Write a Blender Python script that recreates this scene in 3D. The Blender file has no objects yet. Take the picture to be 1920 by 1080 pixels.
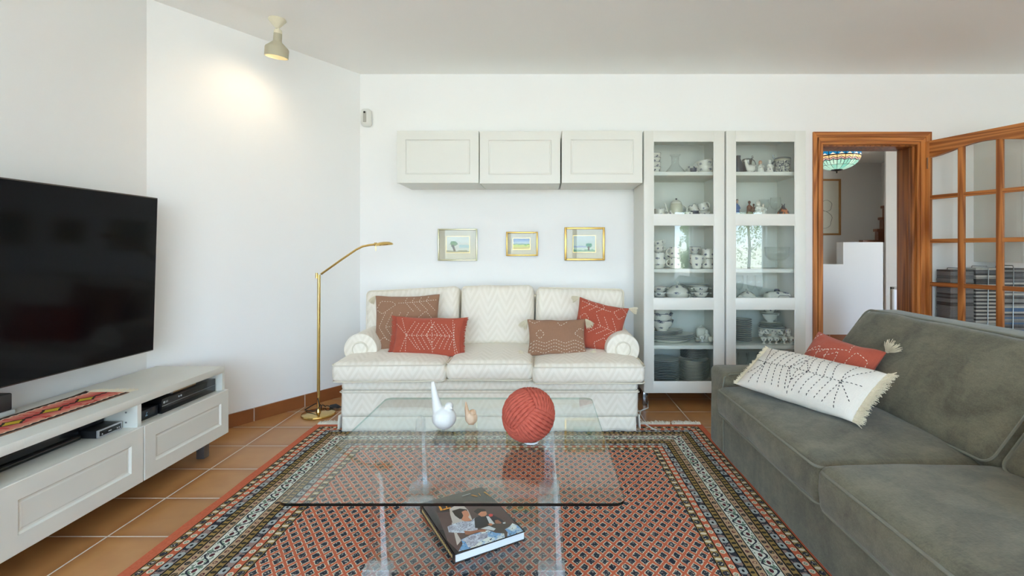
import bpy, bmesh, math, random
from mathutils import Vector, Matrix, noise as mnoise, Euler
random.seed(7)
C = bpy.context.scene.collection
PI = math.pi
SC = bpy.context.scene

def lin(c):
    c = c / 255.0
    return c / 12.92 if c <= 0.04045 else ((c + 0.055) / 1.055) ** 2.4
def RGB(r, g, b): return (lin(r), lin(g), lin(b), 1.0)

# ------------------------------------------------------------------ camera, world, light, exposure
FOC = 918.0; PX = 1018.0; PY = 470.0; EYE = 1.15
cam_d = bpy.data.cameras.new('camera'); cam = bpy.data.objects.new('camera', cam_d); C.objects.link(cam)
cam.location = (0, 0, EYE); cam.rotation_euler = (PI / 2, 0, 0)
cam_d.sensor_width = 36.0; cam_d.lens = FOC / 1920 * 36.0
cam_d.shift_x = -(PX - 960) / 1920; cam_d.shift_y = (PY - 540) / 1920
cam_d.clip_start = 0.03; cam_d.clip_end = 200
SC.camera = cam
SC.view_settings.view_transform = 'Standard'; SC.view_settings.look = 'None'
SC.view_settings.exposure = 0.96; SC.view_settings.gamma = 1.0; SC.view_settings.use_curve_mapping = False
try:
    cy = SC.cycles
    cy.max_bounces = 14; cy.diffuse_bounces = 7; cy.glossy_bounces = 5; cy.transmission_bounces = 10; cy.transparent_max_bounces = 40
    cy.caustics_reflective = False; cy.caustics_refractive = False; cy.sample_clamp_indirect = 6.0
    cy.use_denoising = True
except Exception: pass

world = bpy.data.worlds.new('world'); SC.world = world; world.use_nodes = True
wn = world.node_tree; wn.nodes.clear()
wo = wn.nodes.new('ShaderNodeOutputWorld'); wb = wn.nodes.new('ShaderNodeBackground')
tc = wn.nodes.new('ShaderNodeTexCoord'); sx = wn.nodes.new('ShaderNodeSeparateXYZ'); cr = wn.nodes.new('ShaderNodeValToRGB')
wn.links.new(tc.outputs['Generated'], sx.inputs[0]); wn.links.new(sx.outputs['Z'], cr.inputs[0])
e = cr.color_ramp.elements
e[0].position = 0.0; e[0].color = RGB(214, 218, 210)
e[1].position = 1.0; e[1].color = RGB(120, 165, 225)
k = e.new(0.02); k.color = RGB(212, 228, 244)
k = e.new(0.35); k.color = RGB(150, 192, 236)
wn.links.new(cr.outputs[0], wb.inputs[0]); wb.inputs[1].default_value = 7.4
wn.links.new(wb.outputs[0], wo.inputs[0])

def area(name, loc, rot, sx_, sy_, power, col, spread=PI):
    d = bpy.data.lights.new(name, 'AREA'); d.shape = 'RECTANGLE'; d.size = sx_; d.size_y = sy_; d.energy = power
    d.color = col; d.spread = spread
    o = bpy.data.objects.new(name, d); C.objects.link(o); o.location = loc; o.rotation_euler = rot
    return o
# daylight arriving through the glazed doors behind the camera
WY = -2.6
for nm_, cx_, cz_, w_, h_ in (('daylight_terrace_doors', -.03, 1.18, 4.34, 2.36), ('daylight_side_door', 2.82, 1.0, .40, 1.96), ('daylight_far_door', 4.15, 1.0, .70, 1.96)):
    p_ = area(nm_, (cx_, WY - 0.02, cz_), (PI / 2, 0, 0), w_, h_, 1, (1, 1, 1)); p_.data.cycles.is_portal = True
area('hall_daylight_fill', (2.45, 5.3, 1.3), (0, -PI / 2 - 0.0, 0), 1.3, 0.9, 1.0, (0.85, 0.93, 1.0))  # added unseen lamp for cool light on the hall parapet; no window built

sd_ = bpy.data.lights.new('sun', 'SUN'); sd_.energy = 14; sd_.angle = math.radians(1.5); sd_.color = (.95, .98, 1.0)
so_ = bpy.data.objects.new('sun', sd_); C.objects.link(so_); so_.rotation_euler = Vector((0, 0, -1)).rotation_difference(Vector((.10, .30, -.95))).to_euler()
# ------------------------------------------------------------------ node helper
class V:
    def __init__(s, g, sock): s.g = g; s.s = sock
    def _o(s, op, o=None, p=None): return s.g.m(op, s, o, p)
    def __add__(s, o): return s._o('ADD', o)
    __radd__ = __add__
    def __sub__(s, o): return s._o('SUBTRACT', o)
    def __rsub__(s, o): return s.g.m('SUBTRACT', o, s)
    def __mul__(s, o): return s._o('MULTIPLY', o)
    __rmul__ = __mul__
    def __truediv__(s, o): return s._o('DIVIDE', o)
    def __neg__(s): return s * -1.0
    def lt(s, o): return s._o('LESS_THAN', o)
    def gt(s, o): return s._o('GREATER_THAN', o)
    def fr(s): return s._o('FRACT')
    def fl(s): return s._o('FLOOR')
    def ab(s): return s._o('ABSOLUTE')
    def mn(s, o): return s._o('MINIMUM', o)
    def mx(s, o): return s._o('MAXIMUM', o)
    def sin(s): return s._o('SINE')
    def sq(s): return s._o('SQRT')
    def within(s, a, b): return s.gt(a) * s.lt(b)
class G:
    def __init__(g, name, rough=0.5, metal=0.0, spec=0.5):
        g.mat = bpy.data.materials.new(name); g.mat.use_nodes = True
        g.nt = g.mat.node_tree; g.nt.nodes.clear()
        g.out = g.nt.nodes.new('ShaderNodeOutputMaterial')
        g.b = g.nt.nodes.new('ShaderNodeBsdfPrincipled')
        g.nt.links.new(g.b.outputs[0], g.out.inputs[0])
        g.b.inputs['Roughness'].default_value = rough; g.b.inputs['Metallic'].default_value = metal
        g.b.inputs['Specular IOR Level'].default_value = spec
        g._pos = None
    def link(g, a, sock):
        if isinstance(a, V): g.nt.links.new(a.s, sock)
        elif isinstance(a, (int, float)):
            sock.default_value = a
        else: sock.default_value = a
    def m(g, op, a, b=None, c=None):
        n = g.nt.nodes.new('ShaderNodeMath'); n.operation = op
        for i, x in enumerate((a, b, c)):
            if x is not None: g.link(x, n.inputs[i])
        return V(g, n.outputs[0])
    def xyz(g, space='Object'):
        t = g.nt.nodes.new('ShaderNodeTexCoord'); s = g.nt.nodes.new('ShaderNodeSeparateXYZ')
        g.nt.links.new(t.outputs[space], s.inputs[0]); g._vec = t.outputs[space]
        return [V(g, s.outputs[i]) for i in range(3)]
    def vec(g, x, y, z=0.0):
        n = g.nt.nodes.new('ShaderNodeCombineXYZ')
        for i, a in enumerate((x, y, z)): g.link(a, n.inputs[i])
        return V(g, n.outputs[0])
    def noise(g, scale, detail=2.0, rough=0.5, vec=None, dist=0.0, color=False):
        n = g.nt.nodes.new('ShaderNodeTexNoise'); n.inputs['Scale'].default_value = scale
        n.inputs['Detail'].default_value = detail; n.inputs['Roughness'].default_value = rough; n.inputs['Distortion'].default_value = dist
        if vec is None:
            if not hasattr(g, '_vec'): g.xyz()
            g.nt.links.new(g._vec, n.inputs['Vector'])
        else: g.link(vec, n.inputs['Vector'])
        return V(g, n.outputs['Color' if color else 'Fac'])
    def wave(g, scale, dist, vec=None, detail=2.0, dscale=1.0, prof='SIN'):
        n = g.nt.nodes.new('ShaderNodeTexWave'); n.wave_profile = prof
        n.inputs['Scale'].default_value = scale; n.inputs['Distortion'].default_value = dist
        n.inputs['Detail'].default_value = detail; n.inputs['Detail Scale'].default_value = dscale
        if vec is not None: g.link(vec, n.inputs['Vector'])
        return V(g, n.outputs['Fac'])
    def mix(g, f, a, b):
        n = g.nt.nodes.new('ShaderNodeMix'); n.data_type = 'RGBA'
        g.link(f, n.inputs[0]); g.link(a, n.inputs[6]); g.link(b, n.inputs[7])
        return V(g, n.outputs[2])
    def ss(g, x, a, b):
        n = g.nt.nodes.new('ShaderNodeMapRange'); n.interpolation_type = 'SMOOTHSTEP'
        g.link(x, n.inputs[0]); n.inputs[1].default_value = a; n.inputs[2].default_value = b
        return V(g, n.outputs[0])
    def color(g, c): g.link(c, g.b.inputs['Base Color']); return g
    def rough(g, c): g.link(c, g.b.inputs['Roughness']); return g
    def bump(g, h, strength=0.3, dist=0.002):
        n = g.nt.nodes.new('ShaderNodeBump'); n.inputs['Strength'].default_value = strength; n.inputs['Distance'].default_value = dist
        g.link(h, n.inputs['Height']); g.nt.links.new(n.outputs[0], g.b.inputs['Normal']); return g

def flat(name, c, rough=0.5, metal=0.0, spec=0.5, var=0.06, scale=30.0, bump=0.0, sheen=0.0):
    """a plain material with a faint noise in its colour"""
    g = G(name, rough, metal, spec)
    n = g.noise(scale, 3.0)
    a = tuple(x * (1 - var) for x in c[:3]) + (1,); b = tuple(min(1, x * (1 + var)) for x in c[:3]) + (1,)
    g.color(g.mix(n, a, b))
    if bump: g.bump(n, bump, 0.002)
    if sheen:
        g.b.inputs['Sheen Weight'].default_value = sheen
    return g.mat

def glassy(name, tint, gloss_rough=0.0, ior=1.45, opac=0.0, opcol=(0.5, 0.6, 0.55, 1)):
    """thin clear glass: see-through with fresnel reflection"""
    m = bpy.data.materials.new(name); m.use_nodes = True; nt = m.node_tree; nt.nodes.clear()
    o = nt.nodes.new('ShaderNodeOutputMaterial'); t = nt.nodes.new('ShaderNodeBsdfTransparent'); t.inputs[0].default_value = tint
    gl = nt.nodes.new('ShaderNodeBsdfGlossy'); gl.inputs['Roughness'].default_value = gloss_rough
    f = nt.nodes.new('ShaderNodeFresnel'); ge = nt.nodes.new('ShaderNodeNewGeometry'); sw = nt.nodes.new('ShaderNodeMix'); sw.data_type = 'FLOAT'
    # the same reflectance seen from either side of the sheet
    sw.inputs[2].default_value = ior; sw.inputs[3].default_value = 1.0 / ior
    nt.links.new(ge.outputs['Backfacing'], sw.inputs[0]); nt.links.new(sw.outputs[0], f.inputs['IOR'])
    mx = nt.nodes.new('ShaderNodeMixShader')
    nt.links.new(f.outputs[0], mx.inputs[0]); nt.links.new(t.outputs[0], mx.inputs[1]); nt.links.new(gl.outputs[0], mx.inputs[2])
    last = mx.outputs[0]
    if opac > 0:
        d = nt.nodes.new('ShaderNodeBsdfDiffuse'); d.inputs[0].default_value = opcol
        m2 = nt.nodes.new('ShaderNodeMixShader'); m2.inputs[0].default_value = opac
        nt.links.new(last, m2.inputs[1]); nt.links.new(d.outputs[0], m2.inputs[2]); last = m2.outputs[0]
    nt.links.new(last, o.inputs[0])
    return m

# ------------------------------------------------------------------ objects
def T(loc=(0, 0, 0), rotz=0.0, rotx=0.0, roty=0.0):
    return Matrix.Translation(loc) @ Matrix.Rotation(rotz, 4, 'Z') @ Matrix.Rotation(roty, 4, 'Y') @ Matrix.Rotation(rotx, 4, 'X')
def thing(name, label, cat, loc=(0, 0, 0), rotz=0.0, group=None, mat4=None):
    o = bpy.data.objects.new(name, None); C.objects.link(o); o.empty_display_size = 0.05
    m = mat4 if mat4 is not None else T(loc, rotz)
    o.matrix_world = m; o['label'] = label; o['category'] = cat
    if group: o['group'] = group
    MW[o.name] = m.copy()
    return o
MW = {}
def tag(o, label, cat, group=None):
    o['label'] = label; o['category'] = cat
    if group: o['group'] = group
    return o
def mesh_of(name, bm, mats, smooth):
    me = bpy.data.meshes.new(name); bmesh.ops.recalc_face_normals(bm, faces=bm.faces[:]) if RECALC[0] else None
    bm.to_mesh(me); bm.free()
    if not isinstance(mats, (list, tuple)): mats = [mats]
    for m in mats: me.materials.append(m)
    if smooth:
        me.polygons.foreach_set('use_smooth', [True] * len(me.polygons))
        if smooth != 'all': me.set_sharp_from_angle(angle=math.radians(smooth if smooth is not True else 40))
    return me
RECALC = [True]
def obj(name, bm, mats, parent=None, world=False, smooth=True, mat4=None):
    """link a bmesh as one object; world=True means its vertices are world coordinates under a moved parent"""
    me = mesh_of(name, bm, mats, smooth)
    o = bpy.data.objects.new(name, me); C.objects.link(o)
    if parent is not None:
        o.parent = parent
        if world:
            w = MW.get(parent.name)
            if w is not None: o.matrix_parent_inverse = w.inverted()
            MW[o.name] = Matrix.Identity(4)
        elif parent.name in MW: MW[o.name] = MW[parent.name].copy()
    elif mat4 is not None:
        o.matrix_world = mat4; MW[o.name] = mat4.copy()
    else: MW[o.name] = Matrix.Identity(4)
    return o
def struct(name, bm, mats, parent=None, smooth=True):
    o = obj(name, bm, mats, parent, world=parent is not None, smooth=smooth)
    if parent is None: o['kind'] = 'structure'
    return o
def dup(root, mat4, label=None, group=None):
    """copy a thing with its parts and sub-parts"""
    r = root.copy(); C.objects.link(r); r.parent = None; r.matrix_world = mat4
    if label: r['label'] = label
    if group: r['group'] = group
    for ch in root.children:
        c = ch.copy(); C.objects.link(c); c.parent = r
        for gch in ch.children:
            d = gch.copy(); C.objects.link(d); d.parent = c
    return r

B = bmesh.new
def box(bm, x0, x1, y0, y1, z0, z1, bev=0.0, seg=2, M=None, mi=0):
    vs = [bm.verts.new((x, y, z)) for x in (x0, x1) for y in (y0, y1) for z in (z0, z1)]
    idx = [(0, 1, 3, 2), (4, 6, 7, 5), (0, 4, 5, 1), (2, 3, 7, 6), (0, 2, 6, 4), (1, 5, 7, 3)]
    fs = [bm.faces.new([vs[i] for i in f]) for f in idx]
    for f in fs: f.material_index = mi
    geo = vs
    if bev > 0:
        es = set(e for f in fs for e in f.edges)
        r = bmesh.ops.bevel(bm, geom=list(es), offset=bev, segments=seg, affect='EDGES', profile=0.5)
        geo = list(set([v for f in r['faces'] for v in f.verts] + [v for v in vs if v.is_valid]))
        for f in r['faces']: f.material_index = mi
    if M is not None: bmesh.ops.transform(bm, matrix=M, verts=geo)
    return geo
def prism(bm, pts, z0, z1, M=None, mi=0, bev=0.0):
    """polygon (x,y) pulled from z0 to z1"""
    a = [bm.verts.new((p[0], p[1], z0)) for p in pts]; b = [bm.verts.new((p[0], p[1], z1)) for p in pts]
    n = len(pts); fs = [bm.faces.new(a[::-1]), bm.faces.new(b)]
    for i in range(n): fs.append(bm.faces.new((a[i], a[(i + 1) % n], b[(i + 1) % n], b[i])))
    for f in fs: f.material_index = mi
    if bev > 0:
        es = [e for e in fs[1].edges] + [e for e in fs[0].edges]
        bmesh.ops.bevel(bm, geom=es, offset=bev, segments=2, affect='EDGES')
        a = list({v for f in bm.faces for v in f.verts}) if M is not None else a
        b = []
    if M is not None: bmesh.ops.transform(bm, matrix=M, verts=list(a) + list(b))
    return a
def lathe(bm, prof, n=28, c=(0, 0, 0), M=None, mi=0):
    """profile [(r, z)] turned about z"""
    rings = []; allv = []
    for r, z in prof:
        if r < 1e-5: ring = [bm.verts.new((c[0], c[1], c[2] + z))]
        else: ring = [bm.verts.new((c[0] + r * math.cos(2 * PI * i / n), c[1] + r * math.sin(2 * PI * i / n), c[2] + z)) for i in range(n)]
        rings.append(ring); allv += ring
    for a, b in zip(rings, rings[1:]):
        for i in range(n):
            q = [a[i % len(a)], a[(i + 1) % len(a)], b[(i + 1) % len(b)], b[i % len(b)]]
            u = []
            for v in q:
                if v not in u: u.append(v)
            if len(u) >= 3:
                f = bm.faces.new(u); f.material_index = mi
    if M is not None: bmesh.ops.transform(bm, matrix=M, verts=allv)
    return allv
def tube(bm, pts, r, n=10, caps=True, M=None, mi=0, closed=False):
    pts = [Vector(p) for p in pts]; m = len(pts); rs = r if isinstance(r, (list, tuple)) else [r] * m
    rings = []; up = None
    for i, p in enumerate(pts):
        if closed: t = pts[(i + 1) % m] - pts[(i - 1) % m]
        else: t = pts[min(i + 1, m - 1)] - pts[max(i - 1, 0)]
        t.normalize()
        if up is None: up = Vector((0, 0, 1)) if abs(t.z) < 0.9 else Vector((1, 0, 0))
        s = t.cross(up)
        if s.length < 1e-6: s = t.orthogonal()
        s.normalize(); up = s.cross(t).normalized()
        rings.append([bm.verts.new(p + (s * math.cos(2 * PI * k / n) + up * math.sin(2 * PI * k / n)) * rs[i]) for k in range(n)])
    for a, b in list(zip(rings, rings[1:])) + ([(rings[-1], rings[0])] if closed else []):
        for k in range(n): bm.faces.new((a[k], a[(k + 1) % n], b[(k + 1) % n], b[k])).material_index = mi
    if caps and not closed:
        bm.faces.new(rings[0][::-1]).material_index = mi; bm.faces.new(rings[-1]).material_index = mi
    av = [v for q in rings for v in q]
    if M is not None: bmesh.ops.transform(bm, matrix=M, verts=av)
    return av
def rbox(bm, x0, x1, y0, y1, z0, z1, r, crown=0.0, res=0.05, amp=0.0, fr=4.0, bulge=0.0, M=None, seed=0.0, cr_axis=2, both=False):
    """soft rounded block: rounded edges, crowned top, gently uneven surface"""
    lo = Vector((x0, y0, z0)); hi = Vector((x1, y1, z1))
    def ts(a, b):
        rr = min(r, (b - a) / 2 * 0.999); k = max(2, int((b - a - 2 * rr) / res))
        c = [a + rr * (1 - math.cos(PI / 2 * i / 4)) if False else a + rr * i / 4 for i in range(4)]
        mid = [a + rr + (b - a - 2 * rr) * i / k for i in range(k + 1)]
        return c + mid + [b - (x - a) for x in reversed(c)]
    X, Y, Z = ts(x0, x1), ts(y0, y1), ts(z0, z1)
    R = [min(r, (hi[i] - lo[i]) / 2 * 0.999) for i in range(3)]
    cache = {}
    def vert(i, j, k):
        key = (i, j, k)
        if key in cache: return cache[key]
        p = Vector((X[i], Y[j], Z[k]))
        inner = Vector([min(max(p[a], lo[a] + R[a]), hi[a] - R[a]) for a in range(3)])
        d = Vector([(p[a] - inner[a]) / R[a] for a in range(3)])
        if d.length > 1e-9:
            # spread corner samples evenly
            d = Vector([math.copysign(math.tan(abs(q) * PI / 4), q) for q in d]).normalized()
            nrm = d.copy(); q = Vector([inner[a] + R[a] * d[a] for a in range(3)])
        else: q = p.copy(); nrm = Vector((0, 0, 1))
        u = [(q[a] - (lo[a] + hi[a]) / 2) / ((hi[a] - lo[a]) / 2) for a in range(3)]
        ax = cr_axis; o1, o2 = [a for a in range(3) if a != ax]
        f = max(0, 1 - u[o1] ** 2) ** 0.6 * max(0, 1 - u[o2] ** 2) ** 0.6
        if u[ax] > 0 or both: q[ax] += crown * f * (1 if u[ax] > 0 else -1) * min(1, abs(u[ax]) * 1.2)
        if bulge:
            for a in (o1, o2):
                b2 = o1 if a == o2 else o2
                if abs(u[a]) > 0.5: q[a] += bulge * math.copysign(1, u[a]) * max(0, 1 - u[ax] ** 2) * max(0, 1 - u[b2] ** 2) ** 0.3
        if amp:
            w = mnoise.noise(q * fr + Vector((seed, seed, seed))) + 0.5 * mnoise.noise(q * fr * 2.3 + Vector((seed + 9, 0, 0)))
            q += nrm * amp * w
        v = bm.verts.new(q); cache[key] = v; return v
    nx, ny, nz = len(X) - 1, len(Y) - 1, len(Z) - 1
    def quad(a, b, c, d):
        bm.faces.new((a, b, c, d))
    for i in range(nx):
        for j in range(ny):
            quad(vert(i, j, 0), vert(i, j + 1, 0), vert(i + 1, j + 1, 0), vert(i + 1, j, 0))
            quad(vert(i, j, nz), vert(i + 1, j, nz), vert(i + 1, j + 1, nz), vert(i, j + 1, nz))
    for i in range(nx):
        for k in range(nz):
            quad(vert(i, 0, k), vert(i + 1, 0, k), vert(i + 1, 0, k + 1), vert(i, 0, k + 1))
            quad(vert(i, ny, k), vert(i, ny, k + 1), vert(i + 1, ny, k + 1), vert(i + 1, ny, k))
    for j in range(ny):
        for k in range(nz):
            quad(vert(0, j, k), vert(0, j, k + 1), vert(0, j + 1, k + 1), vert(0, j + 1, k))
            quad(vert(nx, j, k), vert(nx, j + 1, k), vert(nx, j + 1, k + 1), vert(nx, j, k + 1))
    vs = list(cache.values())
    if M is not None: bmesh.ops.transform(bm, matrix=M, verts=vs)
    return vs
def rrect(x0, x1, y0, y1, r, n=6):
    out = []
    for cx, cy, a0 in ((x1 - r, y1 - r, 0), (x0 + r, y1 - r, PI / 2), (x0 + r, y0 + r, PI), (x1 - r, y0 + r, 1.5 * PI)):
        for i in range(n + 1):
            a = a0 + PI / 2 * i / n; out.append((cx + r * math.cos(a), cy + r * math.sin(a)))
    return out
def framed(bm, w, h, loops, back, M=None, mi=0, pmi=None):
    """door front in local x (width), z (height), facing -y; loops = [(inset, depth)], last loop filled"""
    rings = []
    for ins, dep in [(0, back)] + loops:
        rings.append([bm.verts.new(p) for p in ((ins, dep, ins), (w - ins, dep, ins), (w - ins, dep, h - ins), (ins, dep, h - ins))])
    for a, b in zip(rings, rings[1:]):
        for i in range(4): bm.faces.new((a[i], a[(i + 1) % 4], b[(i + 1) % 4], b[i])).material_index = mi
    bm.faces.new(rings[0][::-1]).material_index = mi
    bm.faces.new(rings[-1]).material_index = mi if pmi is None else pmi
    vs = [v for q in rings for v in q]
    if M is not None: bmesh.ops.transform(bm, matrix=M, verts=vs)
    return vs
def rotM(loc, rz): return T(loc, rz)
def px(x, D): return (x - PX) * D / FOC
def pz(y, D): return EYE - (y - PY) * D / FOC
def blob(name, prims, mats, parent=None, world=False, voxel=0.003, smooth=4, mat4=None):
    """organic form: overlapping balls and tapered limbs fused by a voxel remesh"""
    bm = B()
    for p in prims:
        if p[0] == 'e':      # ellipsoid: centre, radii, optional rotation
            M = Matrix.Translation(p[1]) @ (Euler(p[3]).to_matrix().to_4x4() if len(p) > 3 else Matrix.Identity(4)) @ Matrix.Diagonal((p[2][0], p[2][1], p[2][2], 1))
            bmesh.ops.create_uvsphere(bm, u_segments=20, v_segments=12, radius=1.0, matrix=M)
        elif p[0] == 't': tube(bm, p[1], p[2], 12)
        elif p[0] == 'l': lathe(bm, p[1], 20, p[2] if len(p) > 2 else (0, 0, 0))
        elif p[0] == 'b': box(bm, *p[1])
    o = obj(name, bm, mats, parent, world, 'all', mat4)
    r = o.modifiers.new('fuse', 'REMESH'); r.mode = 'VOXEL'; r.voxel_size = voxel; r.use_smooth_shade = True
    if smooth:
        s = o.modifiers.new('soften', 'SMOOTH'); s.iterations = smooth; s.factor = 0.5
    return o
# ------------------------------------------------------------------ materials of the room
def wall_mat(name, c, var=0.015):
    g = G(name, 0.85, 0, 0.2); n = g.noise(3.0, 4.0); f = g.noise(160.0, 3.0)
    g.color(g.mix(n, tuple(x * (1 - var) for x in c[:3]) + (1,), c)); g.bump(f + n * 2.0, 0.12, 0.002); return g.mat
M_wall = wall_mat('white_wall_paint', (0.90, 0.90, 0.89, 1))
M_ceil = wall_mat('ceiling_paint', (0.94, 0.935, 0.91, 1))
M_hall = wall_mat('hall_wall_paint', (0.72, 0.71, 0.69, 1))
def tile_mat():
    g = G('terracotta_floor_tile', 0.3, 0, 0.5); x, y, z = g.xyz()
    S = 0.305
    tx = (x + 1.752 + 20 * S) / S; ty = (y - 1.9696 + 20 * S) / S
    fx = tx.fr(); fy = ty.fr()
    ex = (fx - 0.5).ab(); ey = (fy - 0.5).ab(); e_ = ex.mx(ey)
    n1 = g.noise(9.0, 5.0, 0.5); n2 = g.noise(1.3, 2.0)
    gr = e_.gt(0.5 - 0.0035 / S)
    cell = g.nt.nodes.new('ShaderNodeTexWhiteNoise'); g.nt.links.new(g.vec(tx.fl(), ty.fl(), 0.0).s, cell.inputs['Vector'])
    cv = V(g, cell.outputs['Value'])
    base = g.mix(n1, RGB(176, 122, 72), RGB(206, 154, 98))
    base = g.mix(cv * 0.45, base, RGB(158, 110, 62))
    edge = g.ss(e_ + (n2 - 0.5) * 0.10, 0.30, 0.54)
    base = g.mix(edge * 0.45, base, RGB(136, 82, 46))
    g.color(g.mix(gr, base, RGB(220, 212, 200)))
    g.rough(gr * 0.4 + n2 * 0.10 + 0.24); g.bump((1.0 - gr), 0.35, 0.002)
    return g.mat
M_tile = tile_mat()
def skirt_mat(ax, off=0.0):
    g = G('skirting_tile', 0.35, 0, 0.5); xyz = g.xyz(); t = ((xyz[ax] + 10 + off) / 0.305).fr()
    gr = (t - 0.5).ab().gt(0.5 - 0.008); n = g.noise(9.0, 5.0)
    g.color(g.mix(gr, g.mix(n, RGB(122, 70, 38), RGB(160, 98, 56)), RGB(200, 190, 178))); g.rough(gr * 0.4 + 0.3)
    return g.mat
def wood_mat(name, axis, dark=RGB(138, 74, 32), light=RGB(204, 132, 70), sc=1.0, rough=0.38, along=None):
    """pine stained orange-brown: long grain along the axis with wandering rings"""
    g = G(name, rough, 0, 0.4); xyz = g.xyz(); a = xyz[axis]; o = [xyz[i] for i in range(3) if i != axis]
    if along is not None: a = xyz[0] * along[0] + xyz[1] * along[1]; o = [xyz[0] * -along[1] + xyz[1] * along[0], xyz[2]]
    n = g.noise(1.0 * sc, 3.0, 0.5, vec=g.vec(o[0] * 30.0, o[1] * 30.0, a * 0.9), dist=0.15)
    fine = g.noise(5.0 * sc, 3.0, 0.6, vec=g.vec(o[0] * 45.0, o[1] * 45.0, a * 0.8))
    big = g.noise(1.0, 1.0, 0.4, vec=g.vec(o[0] * 9.0, o[1] * 9.0, a * 0.55), dist=0.25)
    ring = (big * 8.0).fr(); ring = g.ss((ring - 0.5).ab(), 0.05, 0.5)
    f = n * 0.55 + ring * 0.38 + fine * 0.34
    g.color(g.mix(g.ss(f, 0.30, 1.0), light, dark)); g.bump(fine, 0.15, 0.001); return g.mat
M_wood_z = wood_mat('stained_pine_upright', 2)
M_wood_x = wood_mat('stained_pine_level', 0)
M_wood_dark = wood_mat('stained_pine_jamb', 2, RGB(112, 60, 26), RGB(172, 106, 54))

# ------------------------------------------------------------------ room shell
LX, BY, CZ, RX = -2.274, 4.02, 2.60, 4.75
DG0 = Vector((LX, 2.809)); DG1 = Vector((-1.502, BY))           # slanted wall between the left wall and the back wall
DU = (DG1 - DG0).normalized(); DN = Vector((DU.y, -DU.x))        # along, and into the room
DO0, DO1, DOZ = 2.285, 3.065, 2.022                              # doorway opening in the back wall
HY = 8.1                                                         # far wall of the hall
bm = B(); box(bm, -2.6, 5.6, WY - 0.2, HY + 0.2, -0.12, 0.0); struct('floor', bm, M_tile, smooth=False)
bm = B(); box(bm, -2.6, 5.6, WY - 0.2, BY + 0.2, CZ, CZ + 0.15); struct('ceiling', bm, M_ceil, smooth=False)
bm = B(); box(bm, LX - 0.15, LX, WY, 2.809, 0, CZ); struct('wall_left', bm, M_wall, smooth=False)
bm = B(); o_ = -DN * 0.15
prism(bm, [tuple(DG0), tuple(DG0 + o_), tuple(DG1 + o_), tuple(DG1)], 0, CZ); struct('wall_diagonal', bm, M_wall, smooth=False)
bm = B()
box(bm, -1.7, DO0, BY, BY + 0.20, 0, CZ); box(bm, DO1, RX + 0.15, BY, BY + 0.20, 0, CZ); box(bm, DO0, DO1, BY, BY + 0.20, DOZ, CZ)
struct('wall_back', bm, M_wall, smooth=False)
bm = B(); box(bm, RX, RX + 0.15, WY, BY, 0, CZ); struct('wall_right', bm, M_wall, smooth=False)
# wall with the glazed terrace doors, behind the camera
OPEN = [(-2.2, 2.14, 0.0, 2.36), (2.62, 3.02, 0.02, 1.98), (3.80, 4.50, 0.02, 1.98)]
bm = B(); xs = -2.6
for a, b_, z0, z1 in OPEN:
    box(bm, xs, a, WY - 0.2, WY, 0, CZ); box(bm, a, b_, WY - 0.2, WY, z1, CZ); xs = b_
box(bm, xs, RX + 0.15, WY - 0.2, WY, 0, CZ)
struct('wall_front', bm, M_wall, smooth=False)
M_frame = flat('window_frame_paint', RGB(222, 222, 216), 0.4)
M_pane = glassy('window_glass', (0.97, 0.99, 0.98, 1))
for i, (a, b_, z0, z1) in enumerate(OPEN):
    bm = B(); n = 3 if b_ - a > 2 else 1; w = (b_ - a) / n
    for j in range(n):
        x0 = a + j * w; x1 = x0 + w
        for q in ((x0, x0 + .05, z0, z1), (x1 - .05, x1, z0, z1), (x0, x1, z0, z0 + .07), (x0, x1, z1 - .05, z1)):
            box(bm, q[0], q[1], WY - 0.14, WY - 0.09, q[2], q[3])
    wf = struct('window_%d' % (i + 1), bm, M_frame, smooth=False)
    bm = B(); box(bm, a + .02, b_ - .02, WY - 0.12, WY - 0.114, z0 + .02, z1 - .02); struct('pane', bm, M_pane, wf, smooth=False)
# skirting tiles
def skirt(name, p0, p1, nrm, mat):
    bm = B(); a, b_, n = Vector(p0), Vector(p1), Vector(nrm)
    prism(bm, [tuple(a), tuple(b_), tuple(b_ + n * 0.012), tuple(a + n * 0.012)], 0.0, 0.088); struct(name, bm, mat, smooth=False)
skirt('baseboard_diagonal', DG0, DG1, DN, skirt_mat(1, 0.12))
skirt('baseboard_left', (LX, WY), (LX, 2.80), (1, 0), skirt_mat(1))
skirt('baseboard_back', (-1.495, BY), (2.205, BY), (0, -1), skirt_mat(0))
skirt('baseboard_right', (3.185, BY), (RX, BY), (0, -1), skirt_mat(0))

# ------------------------------------------------------------------ doorway casing (stained pine) and jambs
CXL, CXR, CZT = 2.213, 3.179, DOZ + 0.10
MXZ = Matrix.Translation((0, BY + .002, 0)) @ Matrix.Rotation(PI / 2, 4, 'X')
STEPS = ((0.0, 0.40, 0.022), (0.40, 0.47, 0.012), (0.47, 0.80, 0.027), (0.80, 1.0, 0.018))
WL, WR, WT = DO0 + .004 - CXL, CXR - DO1 + .004, CZT - DOZ + .004
bm = B()
for u0, u1, t in STEPS: prism(bm, [(CXL + WL * u0, 0), (CXL + WL * u1, 0), (CXL + WL * u1, CZT - WT * u1), (CXL + WL * u0, CZT - WT * u0)], 0, t, M=MXZ)
struct('trim_1', bm, M_wood_z, smooth=False)
bm = B()
for u0, u1, t in STEPS: prism(bm, [(CXR - WR * u1, 0), (CXR - WR * u0, 0), (CXR - WR * u0, CZT - WT * u0), (CXR - WR * u1, CZT - WT * u1)], 0, t, M=MXZ)
struct('trim_2', bm, M_wood_z, smooth=False)
bm = B()
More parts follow.
